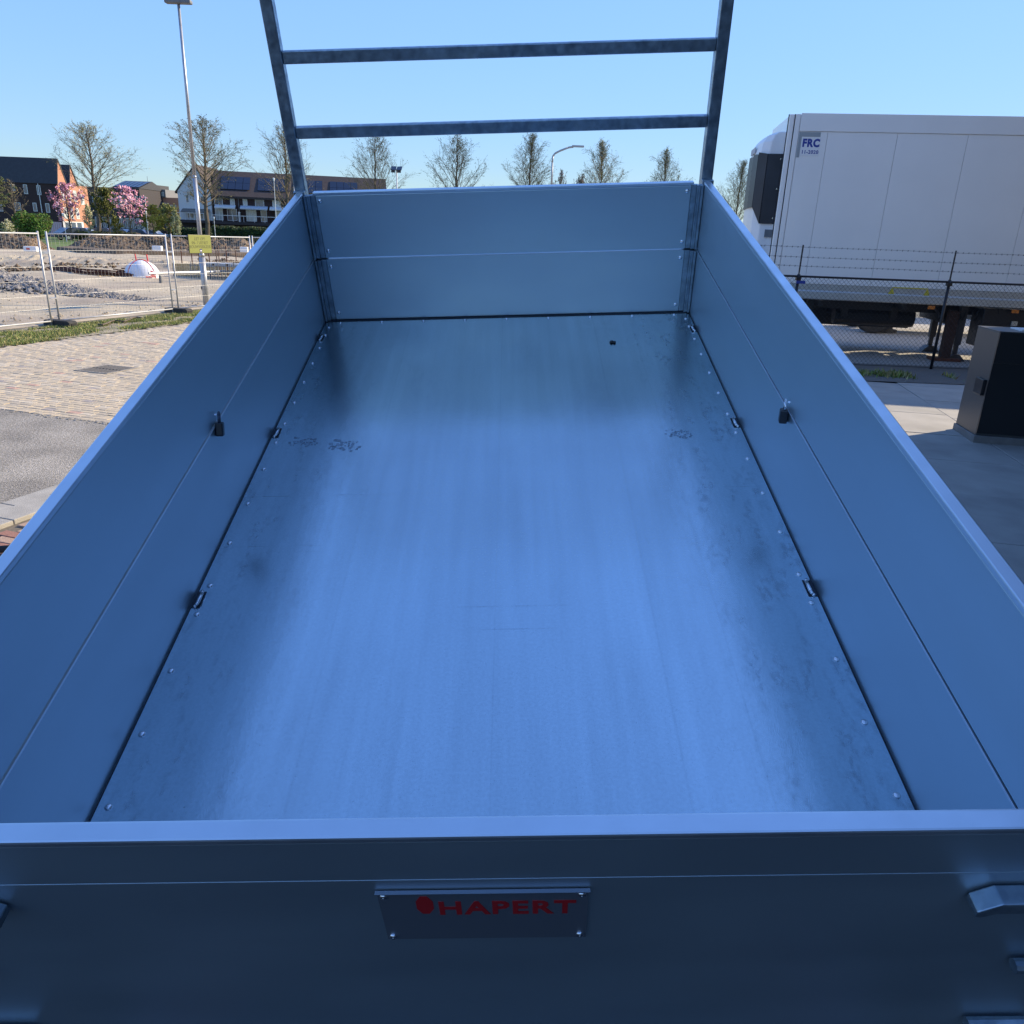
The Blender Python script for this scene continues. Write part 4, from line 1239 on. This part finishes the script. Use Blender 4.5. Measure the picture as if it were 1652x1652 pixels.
for u0, u1 in ((229, 238), (242, 254), (262, 274), (277, 281), (283, 287)):
    a_, b_ = aw(u0, u1); window(T, a_, z2 - 3.3, b_ - a_, 1.9, max(1, int((b_ - a_) / 1.2)), GLASSL, y=(.3 if u0 != 242 else .1))
    window(T, a_, z2 - 6.4, b_ - a_, 1.9, max(1, int((b_ - a_) / 1.2)), GLASSL, y=(.3 if u0 != 242 else .1))
MB().box(aw(262, 275)[0], aw(262, 275)[1], -.6, .3, z2 - 1.2, z2 - 1.1).build('awning', FRAMEW, T)
MB().tube((1, 2, zt), (1, 2, zt + 2.6), .04, n=5).build('antenna', GREYCLAD, T)
# terrace: white gabled end house and brown row, turned a little
DT = 123.0
g0 = D(290.5, 352, DT); RZ = R(15)
TW = thing('white_gable_house', 'white rendered house with a pointed gable behind the lamp post', 'house', (g0.x, DT, 0), 0)
gw = D(343, 352, DT).x - g0.x
pk = D(314, 268, DT); ez = D(290, 308, DT).z
MB().prism([(0, 3.0), (gw, 3.0), (gw, ez), (pk.x - g0.x, pk.z), (0, ez)], 'y', 0, 9).build('wall', WHITEWALL, TW, fix=True)
MB().box(0, gw, .05, 9, 0, 2.99).build('ground_floor', BRICKGREY, TW)
kx, kz = pk.x - g0.x, pk.z
MB().prism([(-.35, ez - .35), (kx, kz + .02), (gw + .2, ez - .2), (gw + .2, ez + .0), (kx, kz + .28), (-.35, ez - .1)], 'y', -.12, 9.1).build('roof', ROOFB, TW, fix=True)
def tw(u0, v0, u1, v1, mull=1, g=GLASS):
    a_ = D(u0, v0, DT); c_ = D(u1, v1, DT); window(TW, a_.x - g0.x, c_.z, c_.x - a_.x, a_.z - c_.z, mull, g)
tw(299, 314, 305.5, 327); tw(323.2, 316, 331.5, 330); tw(302, 340, 313, 352, 2); tw(323.5, 341, 334, 354, 2)
a_ = D(295, 336.5, DT); c_ = D(338, 337, DT)
aw_ = MB().prism([(-1.0, a_.z - .55), (0, a_.z - .05), (0, a_.z + .05), (-1.0, a_.z - .42)], 'x', a_.x - g0.x, c_.x - g0.x); aw_.build('awning', mat('dark_awning', (.15, .14, .12), .7), TW, fix=True)
bal = MB().box(0, gw, -1.4, -.02, 2.6, 2.98); bal.build('balcony_slab', BRICKGREY, TW)
MB().box(0, gw, -1.42, -1.38, 2.98, 3.95).build('balcony_glass', mat('railing_glass', (.5, .55, .6), .1, spec=.8), TW) if 0 else None
for k in range(8): MB().box(k * gw / 7.2, k * gw / 7.2 + .05, -1.4, -1.35, 2.98, 3.9).build('balcony_post', FRAMEW, TW)
MB().box(0, gw, -1.42, -1.35, 3.9, 3.98).build('balcony_rail', FRAMEW, TW)
# brown terrace
gr = D(344.5, 352, DT + .2)
TB = thing('brown_terrace', 'long brown brick terrace with dark roof, awnings and a balcony rail', 'house', (gr.x, DT + .2, 0), R(12))
wl = 25.6
zc = D(345, 313.5, DT).z; zr = D(352, 278, DT + 4).z
MB().prism([(0, 3.0), (9, 3.0), (9, zc), (4.5, zr), (0, zc)], 'x', 0, wl).build('wall', BRICKBROWN, TB, fix=True)
MB().box(0, wl, -.6, 9, 0, 2.99).build('ground_floor', BRICKGREY, TB)
MB().prism([(-.4, zc - .45), (4.5, zr), (9.3, zc - .3), (9.3, zc), (4.5, zr + .3), (-.4, zc - .15)], 'x', -.05, wl + .1).build('roof', ROOFB, TB, fix=True)
sl_ = math.atan2(zr - zc, 4.5)
for k in range(4):
    for j in range(4):
        M = Matrix.Translation((1.2 + k * 5.3, 0, zc)) @ Matrix.Rotation(sl_, 4, 'X')
        MB().box(j * 1.05, j * 1.05 + 1.0, 1.1, 2.7, .22, .28, M).build('solar_panel', SOLAR, TB)
        MB().box(j * 1.05, j * 1.05 + 1.0, 2.75, 4.3, .22, .28, M).build('solar_panel', SOLAR, TB)
zw1, zw0 = D(365, 318, DT).z, D(365, 331, DT).z
for k, (x, w_, mu) in enumerate(((.3, 1.2, 2), (2.55, .65, 1), (4.35, .65, 1), (6.1, 1.3, 1), (8.6, 1.2, 2), (10.6, .65, 1), (12.4, .65, 1), (14.1, 1.3, 1), (16.4, 1.2, 2), (18.8, .65, 1), (21, 1.3, 1), (24, 1.2, 2))):
    window(TB, x, zw0, w_, zw1 - zw0, mu, GLASSL if k % 3 else GLASS)
for k, (x, w_, mu) in enumerate(((.3, 1.1, 2), (2.0, 1.4, 2), (4.7, 1.5, 3), (6.8, .9, 1), (8.9, .9, 1), (10.6, 1.5, 3), (13.0, 1.0, 1), (15.2, 1.5, 2), (18, 1.0, 1), (20.4, 1.5, 2), (23.4, 1.1, 1))):
    window(TB, x, 3.1, w_, 1.65, mu, GLASS if k % 2 else GLASSL)
for k, (x, w_) in enumerate(((.4, 2.9), (4.0, 3.9), (8.2, 3.0), (12.0, 3.9), (17, 3), (21.5, 3.5))):
    MB().prism([(-1.1, 4.75), (-.02, 5.2), (-.02, 5.3), (-1.1, 4.92)], 'x', x, x + w_).build('awning', mat('pale_awning', (.5, .55, .6), .7) if k == 1 else FRAMEW, TB, fix=True)
MB().box(0, wl, -1.9, -.61, 2.55, 2.95).build('balcony_slab', BRICKGREY, TB)
MB().box(0, wl, -1.9, -1.84, 3.75, 3.83).build('balcony_rail', FRAMEW, TB)
for k in range(19): MB().box(k * 1.5, k * 1.5 + .05, -1.89, -1.85, 2.95, 3.75).build('balcony_post', FRAMEW, TB)
for x in (3.8, 11.8, 19.5): MB().box(x, x + .12, -1.8, -.02, 2.96, 4.35).build('balcony_screen', FRAMEW, TB)
MB().tube((3.75, -.07, 3), (3.75, -.07, zc), .06, n=6).build('drainpipe', GREYCLAD, TB)
for x, w_ in ((1, 2), (5, 2.4), (9.5, 2)): window(TB, x, .9, w_, 1.5, 2, GLASS, y=-.6)
# distant dark roof right of the reefer gap and a pole
p = D(1207, 345, 60)
T = thing('brown_shed', 'small brown shed seen between the bed and the refrigerated trailer', 'shed', (D(1200, 360, 60).x, 60, 0))
MB().box(0, 2.0, 0, 3, 0, 3.4).build('wall', BRICKBROWN, T); MB().prism([(-.2, 3.4), (2.2, 3.4), (1.2, 4.2)], 'y', -.2, 3.2).build('roof', ROOFB, T, fix=True)

# ================================================================ STREET FURNITURE FAR OFF
POLEM = mat('lamp_pole_grey', (.36, .38, .40), .5, .3)
b0 = D(890, 300, 60); LPn = thing('street_lamp', 'tall grey street lamp with a curved arm above the headboard', 'street lamp', (b0.x, 60, 0))
q = [D(u, v, 60) for u, v in ((890, 300), (891, 262), (892, 252), (895.5, 247.5), (903, 243.5), (917, 238), (925, 236.8))]
q = [Vector((p.x - b0.x, 0, p.z)) for p in q]
MB().tube((0, 0, 0), q[0], .09, .075, n=10).path(q, .065, 8).build('pole', POLEM, LPn, smooth=True)
MB().box(q[-1].x - .1, q[-1].x + .75, -.14, .14, q[-1].z - .02, q[-1].z + .10).build('lamp_head', POLEM, LPn, bevel=.03)
b0 = D(640, 290, 70); T = thing('floodlight_mast', 'slim white mast with twin solar floodlight panels above the headboard', 'floodlight', (b0.x, 70, 0))
zt = D(638, 272, 70).z
MB().tube((0, 0, 0), (0, 0, zt), .06, n=8).build('pole', WHITEP, T)
for s in (-1, 1):
    M = Matrix.Translation((s * .24, 0, zt)) @ Matrix.Rotation(R(30), 4, 'X') @ Matrix.Rotation(s * R(-4), 4, 'Y')
    MB().box(-.21, .21, -.3, .3, 0, .05, M).build('solar_panel', SOLAR, T)
    MB().box(s * .24 - .16, s * .24 + .16, -.34, -.28, zt - .33, zt - .12).build('lamp', BLACKMET, T)
def small_lamp(u, vb, vt, dist, label, arm=False):
    p = D(u, vt, dist); x = D(u, (vb + vt) / 2, dist).x; T = thing('park_lamp', label, 'street lamp', (x, dist, 0), 0, 'small lamps near the houses')
    MB().tube((0, 0, 0), (0, 0, p.z), .04, .03, n=6).build('pole', WHITEP, T)
    MB().tube((0, 0, p.z), (0, 0, p.z + .25), .07, .12, n=8).tube((0, 0, p.z + .25), (0, 0, p.z + .32), .15, .05, n=8).build('lamp_head', WHITEP, T)
small_lamp(346.5, 382, 354, 105, 'short lamp post in front of the tall dark hedge')
small_lamp(445, 392, 292, 95, 'thin pale pole in front of the budding tree beside the bed')
small_lamp(475.5, 380, 262, 60, 'white pole rising just left of the rack post')
small_lamp(238, 388, 345, 96, 'thin pale lamp pole among the yellow green trees')
small_lamp(104, 378, 349, 92, 'pale lamp post in front of the garage doors')

# parked cars
def car(u, v, dist, colr, label, rz=0):
    p = D(u, v, dist); T = thing('parked_car', label, 'car', (p.x, dist, 0), rz, 'cars parked in front of the houses')
    pm = mat('car_paint', colr, .25, .3, coat=.6)
    b = MB(); b.prism([(-2.1, .35), (2.1, .35), (2.15, .75), (1.9, .9), (1.0, .98), (.5, 1.42), (-1.1, 1.45), (-1.8, 1.0), (-2.15, .85)], 'y', -.85, .85)
    b.build('body', pm, T, bevel=.06, fix=True)
    b = MB(); b.prism([(.9, 1.0), (.47, 1.37), (-.2, 1.39), (-.2, 1.0)], 'y', -.87, -.851); b.prism([(-.28, 1.0), (-.28, 1.39), (-1.05, 1.40), (-1.6, 1.02)], 'y', -.87, -.851)
    b.build('side_window', GLASS, T, fix=True)
    for x in (-1.35, 1.35):
        for y in (-.8, .8):
            o = MB().tube((x, y - .1, .32), (x, y + .1, .32), .32, n=16).build('wheel', RUBBER, T)
            MB().tube((x, y - .11, .32), (x, y + .11, .32), .19, n=12).build('rim', ZINC, o)
    MB().box(2.1, 2.17, -.7, .7, .6, .72).build('headlight', FRAMEW, T)
car(197, 372, 113, (.02, .03, .08), 'dark blue parked car behind the magnolia trunk')
car(228, 374, 114, (.04, .05, .09), 'dark grey blue parked car right of the magnolia trunk')
car(247, 376, 115, (.30, .32, .36), 'silver parked car left of the hedge')
car(172, 372, 116, (.08, .03, .03), 'dark red parked car behind the olive tree')
car(137, 373, 110, (.25, .28, .33), 'grey parked car left of the big tree trunk')
car(120, 376, 100, (.04, .06, .10), 'dark parked car near the pink magnolia', R(60))

# ================================================================ RIGHT: FENCE, TRAILERS, CABINET
CF = thing('chain_link_fence', 'black chain link fence topped with three strands of barbed wire', 'fence', (8.65, 16.43, 0), 0)
x0, x1 = -7.0, 9.2
for x in (-6.1, -3.05, 0, 3.05, 6.1, 9.1):
    o = MB().tube((x, 0, 0), (x, 0, 1.80), .03, n=12).build('post', FENCEBLACK, CF, smooth=True)
    MB().tube((x, 0, 1.80), (x, 0, 2.36), .016, n=8).build('post_top', FENCEBLACK, o)
    MB().box(x - .045, x + .045, -.045, .045, 1.68, 1.74).build('clamp', FENCEBLACK, o)
for z in (1.76, .04): MB().tube((x0, .0, z), (x1, .0, z), .021 if z > 1 else .006, n=10).build('rail', FENCEBLACK, CF)
b = MB(); pit = .092; hh = 1.70
k = x0 - hh
while k < x1:
    for sg in (0, 1):
        a = (k, .036, .05) if sg == 0 else (k + hh, .036, .05); c = (k + hh, .036, .05 + hh) if sg == 0 else (k, .036, .05 + hh)
        # clip to the run
        A_, C_ = Vector(a), Vector(c)
        def cl(P_, Q_):
            if P_.x < x0: P_ = P_.lerp(Q_, (x0 - P_.x) / (Q_.x - P_.x))
            if P_.x > x1: P_ = P_.lerp(Q_, (P_.x - x1) / (P_.x - Q_.x))
            return P_
        A2, C2 = cl(A_, C_), cl(C_, A_)
        if (A2 - C2).length > .05: b.tube(A2, C2, .0028, n=3, cap=False)
    k += pit
b.build('chain_link_mesh', FENCEBLACK, CF, kind='stuff')
for z in (1.96, 2.13, 2.32):
    b = MB(); n_ = 40; r_ = random.Random(int(z * 100))
    for i in range(n_):
        xa_ = x0 + (x1 - x0) * i / n_; xb_ = x0 + (x1 - x0) * (i + 1) / n_
        b.tube((xa_, 0, z + .004 * math.sin(i)), (xb_, 0, z + .004 * math.sin(i + 1)), .0035, n=4, cap=False)
    x = x0
    while x < x1:
        for a in (.5, 2.2):
            b.tube((x, -.018, z - .018 * math.cos(a)), (x, .018, z + .018 * math.cos(a)), .0025, n=3, cap=False)
            b.tube((x - .012, 0, z - .016), (x + .012, 0, z + .016), .0025, n=3, cap=False)
        x += .11
    b.build('barbed_wire', FENCEBLACK, CF)
p = G(1285, 455, 1.66)
MB().box(-.09, .09, -.012, -.004, 1.62, 1.68).build('blue_tag', BLUEPRINT, CF).location = (5.65 - 8.65, -.03, 0)

# refrigerated semi-trailer
RT = thing('refrigerated_trailer', 'white refrigerated semi-trailer with dark cooling unit behind the chain link fence', 'trailer', (5.55, 18.26, 0), R(-8))
zb, zr_ = 1.22, 4.95; LN = 13.4; DPt = 2.5; zt_ = 4.62
MB().box(.02, LN, .03, DPt, zb + .3, zr_).build('box_core', REEFER, RT)
xs = [.30, 1.86, 3.42, 4.98, 6.54, 8.10, 9.66, 11.22, 12.78]
edges = [.215, .80, 2.2, 3.58, 4.96, 6.34, 7.72, 9.1, 10.48, 11.86, 13.24]
for a, c in zip(edges, edges[1:]):
    MB().box(a + .004, c - .004, .0, .029, zb + .34, zt_).build('side_panel', REEFER, RT)
MB().box(.105, .205, -.012, .029, zb + .02, zr_).build('front_post', REEFER, RT, bevel=.008)
MB().box(-.02, .088, .0, .1, zb + .02, zr_).build('front_post', REEFER, RT, bevel=.02)
MB().box(.090, .103, .01, .05, zb + .02, zr_).build('seal_strip', BLACKMET, RT)
MB().box(-.032, -.021, .03, .1, zb + .02, zr_).build('seal_strip', BLACKMET, RT)
MB().box(.215, LN, -.014, .029, zt_ + .006, zr_ + .02).build('top_rail', REEFER, RT, bevel=.006)
br_ = MB().prism([(-.02, zb + .02), (-.02, zb + .17), (-.002, zb + .20), (-.002, zb + .33), (.03, zb + .33), (.03, zb)], 'x', .0, LN); br_.build('bottom_rail', REEFRAIL, RT, fix=True)
MB().box(.37, .50, -.004, -.0005, zt_ - .55, zt_ - .02).box(.37, .98, -.0045, -.0008, zt_ - .12, zt_ - .015).build('grey_corner_plate', REEFRAIL, RT) if 0 else None
cp = MB().box(.225, .285, -.006, -.0005, zt_ - .50, zt_ - .10); cp.box(.225, .66, -.006, -.0005, zt_ - .098, zt_ - .01); cp.build('grey_corner_plate', mat('grey_plate', (.32, .36, .38), .5), RT)
STK = MB().box(.30, .68, -.005, -.0005, zt_ - .47, zt_ - .112).build('sticker', WHITEP, RT)
text('lettering', 'FRC', .205, BLUEPRINT, STK, Matrix.Translation((.49, -.0055, zt_ - .225)) @ SF, bold=.011, sx=.9)
text('lettering', '11-2020', .095, BLUEPRINT, STK, Matrix.Translation((.49, -.0055, zt_ - .395)) @ SF, bold=.003)
# yellow lifting marks
for a in (2.42, 3.62):
    pass
def at_side(u, v):
    # point on the trailer's side plane
    r = ray(u, v); n_ = Vector((math.sin(R(8)), math.cos(R(8)), 0)); c0 = Vector((5.55, 18.26, 0)); t = (c0 - CAM).dot(n_) / r.dot(n_)
    p = CAM + r * t; d = p - c0
    return d.dot(Vector((math.cos(R(8)), -math.sin(R(8)), 0))), p.z
xa_, za_ = at_side(1440, 464); xb_, zb_ = at_side(1497, 466)
zm = (za_ + zb_) / 2
ym = MB().box(xa_, xb_, -.008, -.0025, zm - .012, zm + .012); ym.build('lifting_mark', YELMARK, RT)
for x in (xa_, xb_):
    tr_ = [(x - .10, zm - .20), (x + .08, zm - .20), (x + .01, zm - .02), (x - .02, zm - .02)]
    MB().prism(tr_, 'y', -.008, -.0025).build('lifting_mark', YELMARK, RT, fix=True)
# vents near the roof at the far right, side lamps
for u in (1503, 1640):
    xx, zz = at_side(u, 492); MB().box(xx - .07, xx + .07, -.03, .0, zb - .09, zb - .02).build('side_lamp', ORANGELENS, RT)
# cooling unit on the front wall
ub = MB()
plan = [(.0, .22), (-.30, .24), (-.46, .42), (-.50, .9), (-.50, 1.7), (-.44, 2.1), (-.28, 2.3), (0, 2.32)]
def ring(z, k=1.0): return [(x * k, y, z) for x, y in plan]
lv = [(2.0, .92), (2.15, 1), (4.25, 1.0), (4.45, .93), (4.58, .75), (4.64, .45)]
n_ = len(plan)
for z, k in lv: ub.v += ring(z, k)
for j in range(len(lv) - 1):
    for i in range(n_ - 1): ub.face((j * n_ + i, (j + 1) * n_ + i, (j + 1) * n_ + i + 1, j * n_ + i + 1))
ub.face(tuple(range(n_))); ub.face(tuple((len(lv) - 1) * n_ + i for i in range(n_)))
ub.build('cooling_unit', WHITEP, RT, fix=True, bevel=.02)
gv = MB(); off = 1.03
gp_ = [(x * off - .012, y - (.012 if y < 1 else -.012)) for x, y in plan]
for i in range(n_ - 1):
    (xa1, ya1), (xb1, yb1) = gp_[i], gp_[i + 1]
    lo1 = 2.78 if i == 0 else (2.78 if i == 1 else 3.0); lo2 = 2.78 if i == 0 else 3.0
    if i == 1: lo1, lo2 = 2.78, 3.12
    if i >= 2: lo1 = lo2 = 3.12
    hi = 4.2
    gv.quad((xa1, ya1, lo1), (xb1, yb1, lo2), (xb1, yb1, hi + (.04 if i > 0 else 0)), (xa1, ya1, hi))
    nx_, ny_ = .02, .0
gv = gv.build('cooling_grille', VENTG, RT, fix=True)
md = gv.modifiers.new('thick', 'SOLIDIFY'); md.thickness = .02
MB().box(-.52, -.505, .95, 1.65, 4.28, 4.40).build('roof_vent', mat('vent_grey', (.4, .42, .46), .5), RT)
for (x, y, z, w_, h_) in ((-.10, .215, 2.50, .16, .16), (-.27, .222, 2.24, .12, .09)):
    MB().box(x - w_ / 2, x + w_ / 2, y - .015, y + .01, z, z + h_).build('control_panel', GREYCLAD, RT)
for z in (2.45, 2.28):
    MB().box(-.52, -.50, .55, .95, z, z + .10).build('vent_slot', GREYCLAD, RT)
MB().box(-.515, -.502, 1.05, 1.7, 3.2, 4.0).build('louvre_panel', BLACKMET, RT)
for k in range(7):
    MB().box(-.53, -.516, 1.06, 1.69, 3.24 + k * .11, 3.27 + k * .11).build('louvre', VENTG, RT)
for z in (2.9, 3.5, 4.1):
    MB().tube((-.05, .19, z), (-.05, .205, z), .018, n=8).build('bolt', ZINC, RT)
# running gear
b = MB()
for y in (.75, 1.65): b.box(.3, LN, y, y + .1, zb - .22, zb - .01)
for x in (1.2, 3.0, 5, 7, 9, 11): b.box(x, x + .08, .1, 2.4, zb - .14, zb - .015)
b.build('chassis_beam', BLACKMET, RT)
LEG = mat('leg_grey', (.07, .07, .075), .5, .4)
for (u, v) in ((1524, 572),):
    pass
gl = G(1524, 576); c0 = Vector((5.55, 18.26, 0))
def to_rt(p):
    d = p - c0; return d.dot(Vector((math.cos(R(8)), -math.sin(R(8)), 0))), d.dot(Vector((math.sin(R(8)), math.cos(R(8)), 0)))
lx, ly = to_rt(gl); lx2, ly2 = to_rt(G(1562, 580)); 
for X_, Y_ in ((lx, .45), (lx, 2.05)):
    lg = MB().box(X_ - .07, X_ + .07, Y_ - .07, Y_ + .07, .35, zb - .01).box(X_ - .045, X_ + .045, Y_ - .045, Y_ + .045, .08, .35)
    lg = lg.build('landing_leg', LEG, RT, bevel=.005)
    MB().prism([(-.20, 0), (.20, 0), (.16, .05), (.07, .14), (-.07, .14), (-.16, .05)], 'y', Y_ - .15, Y_ + .15, Matrix.Translation((X_, 0, 0))).build('foot', LEG, lg, fix=True)
MB().tube((lx, .45, .75), (lx, 2.05, .75), .03, n=8).build('cross_shaft', LEG, RT)
MB().tube((lx - .6, .5, zb - .1), (lx, .45, .5), .025, n=6).build('leg_brace', LEG, RT)
MB().box(1.0, 1.14, .35, .5, .45, zb - .01).build('front_support', BLACKMET, RT)
pb = MB().box(lx + .30, lx + 2.9, .12, .75, .36, zb - .03); pb = pb.build('pallet_box', BLACKMET, RT, bevel=.02)
for k in range(3):
    MB().tube((lx + .8 + k * .6, .10, .66), (lx + .8 + k * .6, .119, .66), .07, n=12).build('box_hole', LEG, pb)
MB().box(lx + .9, lx + 1.02, .09, .119, .85, .95).build('label_plate', REEFRAIL, pb)
for y in (.05, 2.1):
    for k in range(3):
        xx = 9.2 + k * 1.31
        o = MB().tube((xx, y, .5), (xx, y + .38, .5), .5, n=28).build('wheel', RUBBER, RT, bevel=.03)
        MB().tube((xx, y - .005, .5), (xx, y + .1, .5), .28, n=20).build('rim', ZINC, o)
for k in range(5):
    MB().box(lx - 3.6 + k * 1.1, lx - 3.45 + k * 1.1, .9, 2.3, zb - .42, zb - .02).build('cross_member', BLACKMET, RT)
MB().tube((lx - 2.6, 1.2, .82), (lx - .8, 1.2, .82), .2, n=16).build('air_tank', BLACKMET, RT)
MB().box(lx - 3.4, lx - .5, 2.32, 2.40, .5, zb - .05).build('far_side_guard', BLACKMET, RT)
for k in range(4):
    b = MB(); pts = [(lx - .6 + k * .25 + .02 * q, .30 + .02 * k, zb - .1 - .22 * math.sin(q / 6 * 3.14)) for q in range(7)]
    b.path(pts, .014, 5).build('cable', BLACKMET, RT)
# rusty stand beside the legs
lp_ = G(1552, 590)
T = thing('steel_stand', 'rusty square steel support under the trailer edge beside the black cabinet', 'support', (lp_.x, 18.0, 0), R(-8))
MB().box(-.10, .10, -.10, .10, .05, 1.1).build('column', mat('dark_rust', (.055, .028, .02), .9, var=.3, vscale=15), T, bevel=.01); MB().box(-.3, .3, -.2, .2, 0, .06).build('base_plate', RUST, T)

# second trailer farther back, only its chassis shows below the first one
c1 = G(1420, 512)
ST = thing('flatbed_trailer', 'second trailer with cream chassis frame seen under the refrigerated trailer', 'trailer', (G(1405, 515).x, 23.2, 0), R(-6))
CREAM = mat('cream_chassis', (.62, .58, .48), .5, var=.05)
gf = G(1437, 527); 
def lxy(u, v, z, dist):
    p = D(u, v, dist); return p.x - ST.location.x, p.z
xa1, z1 = lxy(1446, 489, 0, 23.2); xb1, z2_ = lxy(1531, 515, 0, 23.2); xc1, zz3 = lxy(1437, 513, 0, 23.2)
MB().box(xa1, xb1 + .2, 0, .1, z1 - .16, z1).build('chassis_frame', CREAM, ST)
MB().box(xc1, xb1 + .2, -.01, .11, z2_, z2_ + .20).build('chassis_frame', CREAM, ST)
MB().box(xc1 + .02, xa1 + .25, -.02, .12, z2_ + .201, z1 - .161).build('chassis_frame', CREAM, ST)
MB().box(xa1 + .26, xb1, .3, 1.9, z2_ + .21, z1 - .17).build('tool_box', BLACKMET, ST)
MB().box(-1.0, 12, .0, 2.5, z1 + .05, z1 + 2.9).build('cargo_box', REEFER, ST, bevel=.02)
for u in (1436, 1451):
    xx, _ = lxy(u, 520, 0, 23.2)
    lg = MB().box(xx - .08, xx + .08, .5, .66, .1, z1 - .17).build('landing_leg', LEG, ST)
    MB().box(xx - .2, xx + .2, .45, .75, 0, .1).build('foot', LEG, lg)
for k in (0, 1):
    xx, _ = lxy(1421, 500, 0, 23.2); xx += k * 7.5
    for y in (.1, 2.0):
        o = MB().tube((xx, y, .52), (xx, y + .35, .52), .52, n=26).build('wheel', RUBBER, ST, bevel=.03)
        MB().tube((xx, y - .01, .52), (xx, y + .05, .52), .27, n=18).build('rim', LEG, o)
xx, _ = lxy(1503, 492, 0, 23.2)
MB().box(xx - .12, xx + .12, -.05, -.001, z1 - .1, z1 + .04).build('side_lamp', ORANGELENS, ST)

for yy, lb_ in ((31.5, 'white trailer parked behind the second one, seen only beneath the others'), (39.5, 'farthest white trailer of the yard, hidden behind the others')):
    o = copy_tree(ST); o.location = (ST.location.x + 2.0, yy, 0); o['label'] = lb_
hedge(1150, 1330, 402, 3.0, 97, 'dark row of shrubs behind the neighbour yard, left of the cooling unit', 66, [DARKLEAF, OLIVELEAF, TWIG], 9000)
# black cabinet
c0b = G(1571, 713)
CB = thing('black_cabinet', 'black metal cabinet on a concrete base at the right picture edge', 'cabinet', (c0b.x, c0b.y, 0), R(-10))
hc = 1.40
MB().box(-.02, 1.9, -.02, .76, -.02, .09)  .build('concrete_base', mat('dark_plinth', (.16, .155, .15), .9, var=.15), CB, bevel=.01)
MB().box(.0, 1.88, .012, .74, .09, hc).build('cabinet_body', CAB_LIT, CB, bevel=.008)
MB().box(.003, .935, -.005, .0115, .12, hc - .38).build('door', CAB, CB)
MB().box(.941, 1.877, -.005, .0115, .12, hc - .38).build('door', CAB, CB)
MB().box(.003, 1.877, -.006, .0115, hc - .372, hc - .005).build('header_panel', CAB, CB)
lid = MB().box(-.004, 1.885, .0125, .745, hc + .001, hc + .012); lid.build('lid', CAB_LIT, CB)
MB().box(.32, .62, .20, .55, hc + .0125, hc + .03).build('lid_hatch', WHITEP, CB)
MB().box(-.045, -.001, .04, .30, .60, .80).build('lock_box', CAB, CB, bevel=.006)
MB().tube((.42, -.012, .94), (.42, -.0055, .94), .014, n=10).build('door_lock', ZINC, CB)

# large hall on the right; it stands outside the picture and shades trailer and yard
HL = thing('unseen_storage_hall', 'unseen tall dark clad storage hall to the right, shading trailer and yard', 'building', (8.05, 11.5, 0), 0)
MB().box(0, 24, -42, 0, .6, 12.5).build('wall', HALLW, HL)
MB().box(-.05, 24, -42.05, .05, 0, .6).build('plinth', CONCR, HL)
MB().box(-.2, 24.2, -42.2, .2, 12.5, 12.8).build('roof_edge', GREYCLAD, HL)
for k in range(56): MB().box(-.03, 0, -41.6 + k * .75, -41.5 + k * .75, .6, 12.48).build('unseen_hall_rib', HALLW, HL)
MB().box(-4.2, -.06, -17, -2.2, 5.6, 5.9).build('shade_canopy', HALLW, HL)  # added out of view to block sky and darken the yard below
for y in (-12, -22): MB().box(-.06, -.031, y, y + 4, .02, 4.4).build('unseen_hall_door', GREYCLAD, HL)
